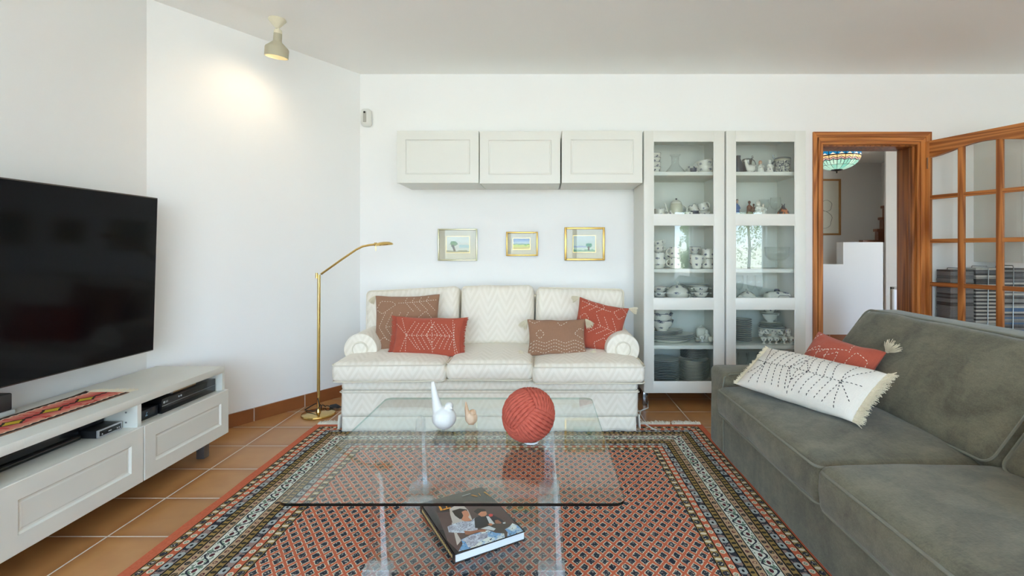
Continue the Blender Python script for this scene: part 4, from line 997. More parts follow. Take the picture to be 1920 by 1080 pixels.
g = G('orange_lacquer', .3); n = g.noise(38.0, 2.0, .5); xx, yy, zz = g.xyz(); g.color(g.mix(n.gt(.52) * zz.lt(.07), RGB(56, 38, 30), RGB(206, 112, 40)))
bm = B(); lathe(bm, [(0, 0), (.03, 0), (.044, .02), (.040, .045), (.022, .07), (.012, .08), (.012, .09), (0, .09)], 28); tube(bm, [(-.003, 0, .088), (-.012, 0, .108)], [.005, .002], 6); tube(bm, [(.003, 0, .088), (.012, 0, .108)], [.005, .002], 6); obj('vase', bm, g.mat, t)
t = thing('small_box', 'tiny white box with a dark edge between the figurine and the orange vase', 'box', at(1441, 3.70, 1)); bm = B(); box(bm, -.02, .02, -.015, .015, 0, .018, .002); obj('box', bm, M_por, t)
# third shelf
make_item('glassbowl', 'glass_bowl', 'wide clear glass footed bowl alone on the third shelf of the right cabinet', 'bowl', at(1457, 3.78, 2), r=.092, h=.165)
# fourth shelf
for i, a in enumerate((1386, 1408, 1423)):
    make_item('wineglass', 'goblet', ('tall clear goblet at the far left of the fourth shelf', 'tall clear goblet behind the lidded dish on the fourth shelf', 'tall clear goblet nearest the large lidded dish on the fourth shelf')[i], 'glass', at(a, 3.88, 3), r=.034, h=.205)
make_item('tureen', 'lidded_dish', 'low lidded white dish with a blue knob at the left of the fourth shelf', 'dish', at(1401, 3.80, 3), 0, r=.06, h=.105)
make_item('dish', 'butter_dish', 'small square white lidded box at the front left of the fourth shelf', 'butter dish', at(1388, 3.70, 3), 0, r=.042, h=.06)
PL('plate', 'white saucer in the low stack at the middle of the fourth shelf', 4, px(1423, 3.76), 3.76, SH[3], .075, .009, .012, 'low saucer stack on the fourth shelf', 'saucer', mat=M_plain)
x, y, z = at(1457, 3.78, 3)
t = thing('lidded_platter', 'long white lidded cheese dish with a blue bird knob on the fourth shelf', 'dish', (x, y, z)); bm = B(); rbox(bm, -.105, .105, -.06, .06, 0, .018, .008, res=.04); obj('dish_base', bm, M_plain, t)
bm = B(); rbox(bm, -.095, .095, -.05, .05, .016, .075, .03, crown=.012, res=.02); lid = obj('lid', bm, M_china, t)
bm = B(); tube(bm, [(-.02, 0, .082), (-.012, 0, .098), (.01, 0, .10), (.02, 0, .084)], [.007, .009, .008, .005], 10); obj('lid_knob', bm, M_dark, lid)
bm = B(); tube(bm, [(.03 + .045 * c_, -.0515, .02 + .035 * s_) for c_, s_ in ((-1, 0), (-1, .8), (-.7, 1.1), (.7, 1.1), (1, .8), (1, 0))], .0018, 6); obj('painted_border', bm, M_dark, lid)
# fifth shelf
z = SH[4]
PL('platter', 'square-edged white plate in the stack at the left of the fifth shelf, right cabinet', 11, px(1390, 3.80), 3.80, z, .074, .016, .014, 'plate stack on the fifth shelf of the right cabinet', 'dessert_plate', 1.0, M_plain)
make_item('platter', 'platter', 'wide flat platter under the plate stack at the left of the fifth shelf', 'platter', (px(1395, 3.74), 3.77, z + .0), 0, r=.10, h=.008, asp=.8, mat=M_plain) if False else None
make_item('bowl', 'salad_bowl', 'very wide white bowl behind the egg cups on the fifth shelf', 'bowl', (px(1448, 3.86), 3.86, z + .0005), 0, r=.098, h=.105, mat=M_plain)
zz_ = z + .108
PL('plate', 'saucer resting across the wide bowl under the sauce boat', 2, px(1446, 3.86), 3.86, zz_, .085, .01, .012, 'saucers across the wide bowl', 'saucer', mat=M_plain)
make_item('boat', 'sauce_boat', 'white sauce boat on its saucer, lower of two above the egg cups', 'sauce boat', (px(1446, 3.84), 3.86, zz_ + .026), 0, r=.046, h=.07, mat=M_plain)
make_item('boat', 'sauce_boat', 'white sauce boat on its saucer, upper of two above the egg cups', 'sauce boat', (px(1446, 3.84), 3.86, zz_ + .100), 0, r=.05, h=.055, mat=M_china)
ec = [1432, 1443.5, 1455.5, 1470.5, 1485]
for i, a in enumerate(ec):
    make_item('eggcup', 'egg_cup', 'upright white egg cup with blue sprigs in the front row of five', 'egg cup', (px(a, 3.71), 3.71, z + .0005), i * 1.3, r=.0235, h=.05, group='front row of upright egg cups')
    make_item('eggcup', 'egg_cup', 'egg cup lying tilted on top of the front row of egg cups', 'egg cup', None, mat4=ctilt((px(a - 1, 3.72) + .014 * (1 if i % 2 else -1), 3.735, z + .062), -.9, (.9, -.8, 1.0, -.9, .6)[i], 0), r=.0225, h=.048, group='egg cups tilted on the row below')
for i, a in enumerate((1462, 1478)): make_item('eggcup', 'egg_cup', 'egg cup standing in the second row behind the front egg cups', 'egg cup', (px(a, 3.79), 3.79 - .03, z + .0005), 0, r=.0225, h=.05, group='egg cups in the second row')
z = SH[5]
for i, a in enumerate((1392, 1412, 1430)):
    make_item('wineglass', 'tall_glass', ('clear stemmed glass at the left of the lowest shelf in the right cabinet', 'clear stemmed glass second along the lowest shelf in the right cabinet', 'clear stemmed glass nearest the white cushion on the lowest shelf')[i], 'glass', (px(a, 3.84), 3.84, z), r=.04, h=.2)

# ------------------------------------------------------------------ three small gilt pictures
M_gold = flat('gilt_frame', RGB(206, 170, 96), .32, .85, var=.05); M_silver = flat('pale_gilt_frame', RGB(196, 192, 158), .3, .85, var=.05)
M_mat = flat('picture_mount', RGB(206, 198, 180), .8, var=.02)
M_picglass = glassy('picture_glass', (.98, .99, .98, 1), ior=1.3)
def paint(kind, w, h):
    g = G('watercolour_' + kind, .8, 0, .1); x, y, z = g.xyz(); u = x / w; v = z / h     # -0.5..0.5
    n = g.noise(40.0, 4.0, .6); n2 = g.noise(14.0, 3.0, .6, dist=1.0)
    if kind == 'tree':
        col = g.mix(g.ss(v + (n2 - .5) * .5, -.1, .35), RGB(206, 208, 200), RGB(214, 220, 214))
        col = g.mix((v + (n2 - .5) * .3).lt(-.36), col, RGB(150, 148, 124))
        du = (u + .20) / .24; dv = (v - .05) / .22; d = (du * du + dv * dv).sq() + (n - .5) * 1.6
        col = g.mix(d.lt(.75), col, g.mix(n2, RGB(70, 110, 76), RGB(120, 150, 90)))
        tr_ = ((u + .24 + v * .25).ab() + (n - .5) * .05).lt(.05) * v.within(-.42, -.02); col = g.mix(tr_, col, RGB(70, 62, 66))
        sea = (v + .12 + (n2 - .5) * .2).ab().lt(.08) * u.gt(.05); col = g.mix(sea, col, RGB(170, 196, 198))
    elif kind == 'field':
        col = g.mix(g.ss(v + (n2 - .5) * .3, .0, .4), RGB(190, 206, 214), RGB(140, 170, 214))
        col = g.mix((v + (n - .5) * .1).lt(.02), col, RGB(120, 160, 150)); col = g.mix((v + (n - .5) * .3).lt(-.06), col, g.mix(n2.gt(.5), RGB(146, 186, 70), RGB(206, 214, 110)))
        col = g.mix((v + (n - .5) * .25).lt(-.32), col, RGB(214, 196, 120))
    else:
        col = g.mix(g.ss(v + (n2 - .5) * .6, -.3, .4), RGB(196, 214, 206), RGB(206, 216, 216))
        col = g.mix((v + (n2 - .5) * .3).lt(-.34), col, RGB(130, 176, 156)); col = g.mix((v + .16 + (n2 - .5) * .2).ab().lt(.05) * u.lt(.1), col, RGB(160, 176, 206))
        du = (u - .20) / .17; dv = (v + .08) / .20; d = (du * du + dv * dv).sq() + (n - .5) * 1.3
        col = g.mix(d.lt(.78), col, RGB(70, 140, 116)); tr_ = ((u - .2).ab() + (n - .5) * .04).lt(.035) * v.within(-.40, -.15); col = g.mix(tr_, col, RGB(80, 66, 70))
    g.color(col); return g.mat
YB = BY
for (a0, a1, b0, b1, kind, fm, lab, fw, (m0, m1, n0, n1)) in (
    (821, 895, 429, 489, 'tree', M_silver, 'pale gilt framed watercolour of a leaning tree, nearest the floor lamp', .011, (837, 880, 443.5, 473.5)),
    (949, 1008.5, 434.5, 480, 'field', M_gold, 'smallest gilt framed watercolour, a green field, between two larger pictures', .013, (962, 993.5, 447, 467.5)),
    (1058.5, 1134, 426, 488.5, 'lone', M_gold, 'gilt framed watercolour of a lone round tree, nearest the display cabinet', .017, (1075, 1116.5, 442, 472.5))):
    D = YB - .012; x0, x1, z1, z0 = px(a0, D), px(a1, D), pz(b0, D), pz(b1, D)
    t = thing('framed_picture', lab, 'picture', ((x0 + x1) / 2, YB, (z0 + z1) / 2), group='small watercolours above the sofa')
    bm = B()
    for q in ((x0, x0 + fw, z0, z1), (x1 - fw, x1, z0, z1), (x0 + fw, x1 - fw, z0, z0 + fw), (x0 + fw, x1 - fw, z1 - fw, z1)): box(bm, q[0], q[1], YB - .020, YB - .001, q[2], q[3], .003)
    obj('picture_frame', bm, fm, t, world=True)
    bm = B(); box(bm, x0 + fw * .6, x1 - fw * .6, YB - .008, YB - .003, z0 + fw * .6, z1 - fw * .6); obj('mount', bm, M_mat, t, world=True, smooth=False)
    u0, u1, v1, v0 = px(m0, D), px(m1, D), pz(n0, D), pz(n1, D)
    bm = B()
    for q in ((u0 - .003, u0, v0, v1), (u1, u1 + .003, v0, v1), (u0 - .003, u1 + .003, v0 - .003, v0 - .0001), (u0 - .003, u1 + .003, v1 + .0001, v1 + .003)): box(bm, q[0], q[1], YB - .0092, YB - .0078, q[2], q[3])
    obj('mount_line', bm, M_gold, t, world=True, smooth=False)
    bm = B(); w, h = u1 - u0, v1 - v0; cx_, cz_ = (u0 + u1) / 2, (v0 + v1) / 2
    box(bm, -w / 2, w / 2, -.0005, .0005, -h / 2, h / 2)
    p = obj('painting', bm, paint(kind, w, h), t, smooth=False); p.location = Vector((cx_, YB - .0087, cz_)) - t.matrix_world.translation
    bm = B(); box(bm, x0 + fw * .7, x1 - fw * .7, YB - .0115, YB - .0105, z0 + fw * .7, z1 - fw * .7); obj('picture_glass', bm, M_picglass, t, world=True, smooth=False)

# ------------------------------------------------------------------ disc towers behind the glazed door
cols = [(RGB(96, 100, 106), 4), (RGB(150, 152, 150), 4), (RGB(60, 62, 66), 5), (RGB(196, 196, 190), 3), (RGB(70, 110, 150), 1), (RGB(190, 110, 110), 1), (RGB(126, 128, 130), 4)]
mats = [(flat('case_colour_%d' % i, c, .3), w) for i, (c, w) in enumerate(cols)]
protos = []
M_rod = flat('bent_steel_rod', RGB(176, 184, 190), .25, 1.0)
rnd = random.Random(12); made = []
for ti, (cx_, top) in enumerate(((3.302, 1.00), (3.502, 1.015), (3.70, 1.02))):
    cy_ = 3.925
    where = ('rack nearest the doorway', 'rack between the two others', 'rack farthest from the doorway')[ti]
    t = thing('disc_rack', 'steel wire disc tower behind the glazed door, ' + where, 'disc rack', (cx_, cy_, 0), group='disc racks behind the door')
    bm = B(); box(bm, -.095, .095, -.07, .07, 0, .02, .004); box(bm, -.09, .09, -.065, .065, .02, .512, .003); obj('rack_base', bm, flat('rack_grey', RGB(120, 122, 124), .5), t)
    bm = B(); tube(bm, [(-.01, -.074, .1), (0, -.076, top - .01), (0, -.07, top + .012), (0, .07, top + .012), (0, .074, top), (0, .074, .1)], .0035, 8); obj('wire', bm, M_rod, t)
    n = int((top - .512) / .0143)
    for i in range(n):
        mi = rnd.choices(range(len(mats)), [w for _, w in mats])[0]
        if ti == 1 and 4 < i < 24: mi = 3 if i % 2 else 2
        if ti == 0: mi = rnd.choice([0, 6, 2, 6])
        z = .5125 + i * .0143
        if mi not in [p[0] for p in protos]:
            bm = B(); box(bm, -.092, .092, -.068, .068, 0, .0135, .0012)
            o = obj('disc_case', bm, mats[mi][0]); protos.append((mi, o)); used = o
        else: used = [p[1] for p in protos if p[0] == mi][0].copy(); C.objects.link(used)
        used.matrix_world = T((cx_ + rnd.uniform(-.0015, .0015), cy_ + rnd.uniform(-.002, .001), z), rnd.uniform(-.01, .01))
        tag(used, 'slim disc case stacked in the disc rack, ' + where, 'disc case', 'disc cases in the ' + where)
# ------------------------------------------------------------------ cream sofa
def cream_fabric():
    g = G('cream_chevron_jacquard', .75, 0, .25); x, y, z = g.xyz()
    w = z - y; p = 0.135
    tri = ((x / p + 20).fr() - .5).ab() * 2.0
    s = ((w + tri * p * .75 + 10) / .058).fr(); alt = ((x / p * 2.0 + 40).fl() / 2).fr().gt(.25)
    st = s.gt(.5); st = st * (1.0 - alt * .35)
    n = g.noise(5.0, 3.0)
    a = g.mix(n, RGB(246, 239, 225), RGB(240, 233, 218)); b_ = RGB(233, 225, 208)
    g.color(g.mix(st * .75, a, b_)); f = g.noise(700.0, 2.0); g.bump(f + st * .5, .25, .0008)
    g.rough(.82 - st * .25); g.b.inputs['Sheen Weight'].default_value = .2; return g.mat
M_crm = cream_fabric(); M_pipe = flat('cream_piping', RGB(226, 218, 200), .8, var=.02)
sofa = thing('sofa', 'cream three-seat sofa with rolled arms and chevron fabric against the back wall', 'sofa', (-.34, 3.5, 0))
bm = B(); rbox(bm, -1.275, .595, 3.135, 3.93, .10, .34, .02, amp=.002, res=.08); obj('seat_base', bm, M_crm, sofa, world=True)
bm = B(); rbox(bm, -1.288, .608, 3.112, 3.90, .252, .318, .03, amp=.003, res=.06, fr=5); obj('front_rail', bm, M_crm, sofa, world=True)
# skirt with corner pleats
def ribbon(bm, pts, z0, z1, wob, nz=6, flare=.0, seed=0, hemwave=.002):
    P = [Vector((p[0], p[1], 0)) for p in pts]; L = [0]
    for a, b_ in zip(P, P[1:]): L.append(L[-1] + (b_ - a).length)
    n = max(4, int(L[-1] / .02)); cols = []
    for i in range(n + 1):
        s = L[-1] * i / n; j = 0
        while j < len(P) - 2 and s > L[j + 1]: j += 1
        t = (s - L[j]) / max(1e-6, L[j + 1] - L[j]); q = P[j].lerp(P[j + 1], t); d = (P[j + 1] - P[j]).normalized(); nr = Vector((d.y, -d.x, 0))
        col = []
        for k in range(nz + 1):
            f = 1 - k / nz; z = z1 + (z0 - z1) * (k / nz)
            off = wob * (k / nz) * mnoise.noise(Vector((s * 7, seed, k * .15))) + flare * (k / nz)
            if k == nz: z += hemwave * mnoise.noise(Vector((s * 9, seed + 4, 0)))
            col.append(bm.verts.new(q + nr * off + Vector((0, 0, z))))
        cols.append(col)
    for a, b_ in zip(cols, cols[1:]):
        for k in range(nz): bm.faces.new((a[k], a[k + 1], b_[k + 1], b_[k]))
    return cols
bm = B()
ribbon(bm, [(-1.282, 3.90), (-1.287, 3.14), (-1.280, 3.112), (-1.262, 3.106), (.585, 3.106), (.603, 3.112), (.608, 3.14), (.602, 3.90)], .095, .262, .006, 6)
k_ = obj('skirt_panel', bm, M_crm, sofa, world=True).modifiers.new('thickness', 'SOLIDIFY'); k_.thickness = .005
bm = B(); ribbon(bm, [(-1.285, 3.90), (-1.292, 3.16), (-1.305, 3.12)], .012, .10, .008, 4, .006, 1)
ribbon(bm, [(-1.27, 3.100), (-.5, 3.098), (.59, 3.100)], .012, .10, .012, 4, .006, 2, .006)
ribbon(bm, [(.62, 3.13), (.612, 3.16), (.605, 3.90)], .012, .10, .008, 4, .006, 3)
k_ = obj('skirt_flounce', bm, M_crm, sofa, world=True).modifiers.new('thickness', 'SOLIDIFY'); k_.thickness = .004
bm = B(); tube(bm, [(-1.292, 3.2, .25), (-1.292, 3.12, .25), (-1.275, 3.104, .25), (.595, 3.104, .25), (.612, 3.12, .25), (.612, 3.2, .25)], .0045, 8)
obj('piping', bm, M_pipe, sofa, world=True)
# arms
for s, cx_ in ((-1, -1.232), (1, .540)):
    bm = B(); rr = .112; prof = []
    for i in range(40):
        a = 2 * PI * i / 40; prof.append((rr * math.cos(a) * 1.02, rr * math.sin(a) * .97))
    ys = [3.30, 3.305, 3.32] + [3.32 + .6 * k / 12 for k in range(1, 13)]
    rings = []
    for j, yy in enumerate(ys):
        sc = (.90, .97, 1.0)[j] if j < 3 else 1.0 + .02 * mnoise.noise(Vector((yy * 6, s, 0)))
        rings.append([bm.verts.new((cx_ + p[0] * sc, yy, .482 + p[1] * sc + .01 * max(0, (yy - 3.3)))) for p in prof])
    for a, b_ in zip(rings, rings[1:]):
        for i in range(40): bm.faces.new((a[i], a[(i + 1) % 40], b_[(i + 1) % 40], b_[i]))
    bm.faces.new(rings[0]); bm.faces.new(rings[-1][::-1])
    rbox(bm, cx_ - .062 + (-.0), cx_ + .062, 3.31, 3.90, .30, .50, .02, res=.1)
    ar = obj('armrest', bm, M_crm, sofa, world=True)
    bm = B(); rbox(bm, cx_ - .075, cx_ + .075, 3.285, 3.315, .407, .557, .0149, crown=.0, res=.03)
    bmesh.ops.delete(bm, geom=bm.verts[:], context='VERTS')
    lathe(bm, [(0, .020), (.028, .018), (.044, .012), (.050, 0), (0, 0)], 36, M=Matrix.Translation((cx_, 3.302, .484)) @ Matrix.Rotation(PI / 2, 4, 'X')); obj('arm_disc', bm, M_crm, ar, world=True)
    bm = B()
    tube(bm, [(cx_ + .051 * math.cos(a * PI / 16), 3.297, .484 + .051 * math.sin(a * PI / 16)) for a in range(32)], .004, 8, closed=True)
    obj('arm_piping', bm, M_pipe, ar, world=True)
# seat cushions
def piping(bm, x0, x1, y0, y1, z, r, rad=.0045, dz=None):
    pts = [(p[0], p[1], z + (dz(p) if dz else 0)) for p in rrect(x0, x1, y0, y1, r, 5)]; tube(bm, pts, rad, 6, closed=True)
for i, (x0, x1, zt_, yf, zb) in enumerate(((-1.322, -.612, .462, 3.052, .322), (-.606, -.067, .470, 3.062, .330), (-.060, .640, .455, 3.045, .316))):
    bm = B(); rbox(bm, x0, x1, yf, 3.74, zb, zt_ - .018, .036, crown=.030, res=.035, amp=.009, fr=3.6, seed=i * 7 + 1.3, bulge=.010)
    cu = obj('seat_cushion', bm, M_crm, sofa, world=True)
    bm = B(); w_ = lambda p, i=i: .006 * mnoise.noise(Vector((p[0] * 4, p[1] * 4, i * 3.0)))
    piping(bm, x0 + .002, x1 - .002, yf - .004, 3.74, zt_ - .028, .03, dz=w_); piping(bm, x0 + .004, x1 - .004, yf - .002, 3.74, zb + .010, .03, dz=w_)
    obj('cushion_piping', bm, M_pipe, cu, world=True)
# back cushions, leaning
for i, (x0, x1, h, roll, yy) in enumerate(((-1.325, -.620, .420, -.045, 3.66), (-.612, -.070, .445, -.008, 3.63), (-.062, .612, .425, .022, 3.66))):
    bm = B(); w = x1 - x0
    rbox(bm, -w / 2, w / 2, -.09, .09, 0, h, .045, crown=.035, res=.035, amp=.010, fr=3.2, seed=i * 5 + .7, cr_axis=1, both=True)
    M_ = T(((x0 + x1) / 2, yy + .06, .438)) @ Matrix.Rotation(-.17, 4, 'X') @ Matrix.Rotation(roll, 4, 'Y')
    bmesh.ops.transform(bm, matrix=M_, verts=bm.verts[:]); cu = obj('back_cushion', bm, M_crm, sofa, world=True)
    bm = B(); tube(bm, [(p[0], -.072, p[1]) for p in rrect(-w / 2 + .008, w / 2 - .008, .006, h - .006, .03, 5)], .0045, 6, closed=True)
    bmesh.ops.transform(bm, matrix=M_, verts=bm.verts[:]); obj('cushion_piping', bm, M_pipe, cu, world=True)
bm = B(); rbox(bm, -1.27, .59, 3.84, 3.965, .20, .80, .04, res=.1, amp=.003); obj('back_frame', bm, M_crm, sofa, world=True)

# ------------------------------------------------------------------ throw cushions
def linen(name, c1, c2):
    g = G(name, .9, 0, .15); x, y, z = g.xyz('Object')
    wx = g.noise(1.0, 2.0, .6, vec=g.vec(x * 420.0, y * 30.0, z)); wy = g.noise(1.0, 2.0, .6, vec=g.vec(x * 30.0, y * 420.0, z))
    n = g.noise(6.0, 2.0)
    g.color(g.mix(wx * .5 + wy * .35 + n * .2, c1, c2)); g.bump(wx + wy, .5, .0009); g.b.inputs['Sheen Weight'].default_value = .15; return g.mat
M_red = linen('terracotta_linen', RGB(150, 66, 48), RGB(196, 100, 78)); M_brn = linen('brown_linen', RGB(134, 98, 76), RGB(172, 132, 106)); M_ecru = linen('ecru_linen', RGB(206, 200, 188), RGB(240, 235, 224))
M_thw = flat('white_thread', RGB(236, 226, 208), .8); M_thb = flat('black_thread', RGB(34, 34, 36), .8); M_tas = flat('ecru_tassel_yarn', RGB(226, 216, 190), .9, var=.05)
def pillow(name, label, M, w, h, t, mat, seed, lines, thread, dash=.009, gap=.007, tw=.0016, pinch=.06, sag=.0):
    th = thing(name, label, 'cushion', mat4=M, group='throw cushions')
    nx_, ny_ = 36, int(36 * h / w) + 6
    def S(u, v, side=1):
        x = w / 2 * u * (1 - pinch * (1 - v * v)); y = h / 2 * v * (1 - pinch * (1 - u * u)) - sag * (1 - u * u) * (v > 0) * v
        f = (max(0, 1 - abs(u) ** 2.4) * max(0, 1 - abs(v) ** 2.4)) ** .52
        n = mnoise.noise(Vector((u * 1.6 + seed, v * 1.6, side * 3.0))) * .010 + mnoise.noise(Vector((u * 4 + seed, v * 4, side * 5.0))) * .004
        e_ = min(1, (1 - abs(u)) * 6) * min(1, (1 - abs(v)) * 6)
        return Vector((x, y + .006 * mnoise.noise(Vector((u * 2, seed, 0))), side * (t / 2 * f) + n * e_))
    bm = B(); G_ = {}
    for side in (1, -1):
        for i in range(nx_ + 1):
            for j in range(ny_ + 1):
                u = math.sin(PI / 2 * (-1 + 2 * i / nx_)); v = math.sin(PI / 2 * (-1 + 2 * j / ny_))
                edge = i in (0, nx_) or j in (0, ny_)
                k = (i, j, 0 if edge else side)
                if k not in G_: G_[k] = bm.verts.new(S(u, v, side))
        for i in range(nx_):
            for j in range(ny_):
                q = []
                for (a, b_) in ((i, j), (i + 1, j), (i + 1, j + 1), (i, j + 1)):
                    e_ = a in (0, nx_) or b_ in (0, ny_); q.append(G_[(a, b_, 0 if e_ else side)])
                bm.faces.new(q if side > 0 else q[::-1])
    body = obj('cover', bm, mat, th, smooth='all')
    if lines:
        bm = B()
        for ln in lines:
            pts = [Vector(p) for p in ln]; seg = []
            Lm = [Vector(((a.x) * w / 2, (a.y) * h / 2)) for a in pts]
            for a, b_, pa, pb in zip(Lm, Lm[1:], pts, pts[1:]):
                L = (b_ - a).length; k = max(1, int(L / (dash + gap)))
                for q in range(k):
                    f0 = (q + .15) / k; f1 = f0 + dash / (dash + gap) / k
                    ua = pa.lerp(pb, f0); ub = pa.lerp(pb, f1)
                    if max(abs(ua.x), abs(ub.x), abs(ua.y), abs(ub.y)) > .985: continue
                    A = S(ua.x, ua.y); Bq = S(ub.x, ub.y); n = Vector((0, 0, 1)); d = (Bq - A).normalized(); s = d.cross(n).normalized() * tw
                    m = (A + Bq) / 2 + n * (tw * .9 + .0012); up = n * .0008
                    vs = [bm.verts.new(p) for p in (A - n * .001, A + s * .7 + up, m + s, Bq + s * .7 + up, Bq - n * .001, Bq - s * .7 + up, m - s, A - s * .7 + up)]; c_ = bm.verts.new(m + n * tw * .6)
                    for z_ in range(8): bm.faces.new((vs[z_], vs[(z_ + 1) % 8], c_))
        obj('stitching', bm, thread, body, smooth='all')
    return th, S
def tassel(th, S, u, v, mat, L=.055, d=None, seed=0, spread=.35, n=80):
    L *= 1.18; spread *= 1.15
    rnd = random.Random(seed); p = S(u, v); d = Vector(d if d else (u, v, -.2)).normalized(); bm = B()
    a = d.orthogonal().normalized(); b_ = d.cross(a)
    for i in range(n):
        q = rnd.uniform(0, 2 * PI); r = rnd.random() ** .5
        e1 = a * math.cos(q) * r + b_ * math.sin(q) * r; l = L * rnd.uniform(.8, 1.05)
        tube(bm, [p, p + d * l * .25 + e1 * .010, p + d * l * .6 + e1 * L * spread * .7, p + d * l + e1 * L * spread + Vector((0, -.004 * rnd.random(), 0))], [.0014, .0016, .0015, .001], 5)
    tube(bm, [p + d * .008, p + d * .016], .009, 12)
    o = obj('tassel', bm, mat, th)
def fringe(th, S, u, mat, L=.03, n=90, seed=0):
    rnd = random.Random(seed); bm = B(); s = 1 if u > 0 else -1
    for i in range(n):
        v = -.99 + 1.98 * i / (n - 1); p = S(u, v); 
        for k in range(4):
            l = L * rnd.uniform(.7, 1.1); dy = rnd.uniform(-.5, .5) * l * .8; dz = rnd.uniform(-.35, .35) * l
            tube(bm, [p + Vector((0, 0, rnd.uniform(-.003, .003))), p + Vector((s * l * .5, dy * .4, dz * .4)), p + Vector((s * l, dy, dz))], [.0019, .0018, .0011], 5)
    o = obj('fringe', bm, mat, th); o['kind'] = 'stuff'
def lumbar_lines():
    L = [[(-.60, 0), (.80, 0)]]
    for e_ in ((-.98, .62), (-.80, .92), (-.74, -.88), (-.58, -.98), (-.36, .78), (-.22, -.72)): L.append([(-.60, 0), e_])
    for i in range(4):
        x = -.44 + i * .15; L.append([(x + .20, .68 + .02 * i), (x, 0), (x + .30 - .02 * i, -.76)])
    L.append([(.02, .0), (.16, .48), (.36, 0), (.20, -.42), (.02, 0)]); L.append([(.08, .85), (.16, .48), (.19, 0), (.20, -.42), (.20, -.92)])
    for i in range(4):
        x = .50 + i * .12 - .03; L.append([(x - .30, .62), (x, 0), (x - .22 + .02 * i, -.72)])
    for e_ in ((.70, .92), (.78, .7), (.92, -.95), (.84, -.9)): L.append([(.82, 0), e_])
    return L
def white_lumbar_lines():
    L = [[(-.66, 0), (.66, 0)]]
    for s in (-1, 1):
        for e_ in ((.88, .95), (.66, .95), (.92, .15), (.90, -.55), (.74, -.92), (.56, -.88) ): L.append([(s * .66, 0), (s * e_[0], e_[1])])
    for i in range(4):
        x = -.54 + i * .125; L.append([(x + .10, .84), (x, 0), (x + .12, -.82)]); x = .54 - i * .125; L.append([(x - .12, .82), (x, 0), (x - .10, -.84)])
    L.append([(-.16, 0), (0, .50), (.16, 0), (0, -.50), (-.16, 0)]); L.append([(0, .95), (0, .5), (0, -.5), (0, -.95)]); return L
def arrow(x, y, dx, n, s, ax=0, fl=1):
    """feathered arrow: a spine with chevrons"""
    L = []
    P = (lambda a, b_: (x + a, y + b_)) if ax == 0 else (lambda a, b_: (x + b_, y + a))
    L.append([P(0, 0), P(dx * (n - .0), 0)])
    for i in range(n + 1):
        a = dx * i; L.append([P(a + fl * s * .8, s), P(a, 0), P(a + fl * s * .8, -s)])
    return L
def diamond(x, y, a, b_): return [[(x - a, y), (x, y + b_), (x + a, y), (x, y - b_), (x - a, y)]]
def place(cx_, cy_, D, roll=0, lean=.25, yaw=0): return T((px(cx_, D), D, pz(cy_, D))) @ Matrix.Rotation(yaw, 4, 'Z') @ Matrix.Rotation(PI / 2 - lean, 4, 'X') @ Matrix.Rotation(roll, 4, 'Z')
sq = arrow(0.02, .80, .20, 4, .30, 0, -1) if False else []
brown_sq = [[(-.25, .74), (.95, .80)]] + [[(x + .0, .95), (x - .05, .78), (x + .26, .42)] for x in (.02, .24, .46, .68)] + [[(-.95, .55), (-.8, .80), (-.45, .80), (-.30, .68), (-.75, .36), (-.95, .5)]] + \
    [[(-.60, -.08), (.2, 0)]] + [[(x + .22, .42), (x, -.08), (x + .30, -.52)] for x in (-.85, -.62, -.35, -.10)] + [[(.2, .0), (.65, .42), (.95, .05)], [(.4, -.1), (.68, .15), (.9, -.1)]] + [[(-.98, -.70), (-.66, -.42), (-.2, -.72), (-.45, -.95)]]
t, S_ = pillow('throw_cushion', 'large square brown cushion with white stitching at the left end of the cream sofa', place(763, 609, 3.47, .02, .22, .05), .455, .425, .15, M_brn, 2.0, brown_sq, M_thw)
tassel(t, S_, -1, 1, M_tas, .05, (-.6, -.8, -.3), 3)
t, S_ = pillow('throw_cushion', 'oblong terracotta cushion with fringed ends in front of the large square brown one', place(803, 631, 3.315, -.015, .30, -.03), .475, .265, .13, M_red, 5.0, lumbar_lines(), M_thw)
fringe(t, S_, -.995, M_red, .028, 80, 1); fringe(t, S_, .995, M_red, .028, 80, 2)
zz = []
for k in range(4): zz.append([(x_, -.30 - k * .18 + (.20 if i % 2 else -.0) - .10) for i, x_ in enumerate((-.98, -.78, -.42, -.08, .28, .62, .98))])
t, S_ = pillow('throw_cushion', 'oblong brown cushion with cream tassels and zigzag stitching at the right of the cream sofa', place(1044, 632.5, 3.33, .0, .30, .04), .405, .25, .12, M_brn, 8.0,
    zz + diamond(-.62, .14, .16, .26) + [[(.98, .35), (.80, .45), (.62, .15), (.95, -.15)], [(.02, .85), (.12, .62), (.38, .88)], [(-.95, .92), (-.80, .75), (-.55, .92)]], M_thw, pinch=.08)
for i, (u, v, d) in enumerate(((1, 1, (.45, -.75, .35)), (-1, -1, (-.9, .1, .3)), (1, -1, (.9, .15, .3)), (-1, 1, (-.5, -.7, -.2)))): tassel(t, S_, u * .99, v * .99, M_tas, .058, d, 10 + i, .45)
t, S_ = pillow('throw_cushion', 'square terracotta cushion with cream tassels tilted against the right arm of the cream sofa', place(1123, 613, 3.46, -.23, .22, -.05), .36, .355, .14, M_red, 11.0,
    [[(-.9, .86), (.35, .72)]] + [[(x - .32, .55), (x, .82), (x - .1, .98)] for x in (-.55, -.25, .05)] + [[(-.1, .05), (.75, -.10)]] + [[(x - .28, .46), (x, .0), (x - .48, -.36)] for x in (.05, .38, .72)] + diamond(.72, .72, .28, .26) + [[(.05, -.98), (-.08, -.72), (.28, -.42), (.62, -.85)]] + diamond(-.7, .2, .2, .2), M_thw, pinch=.09)
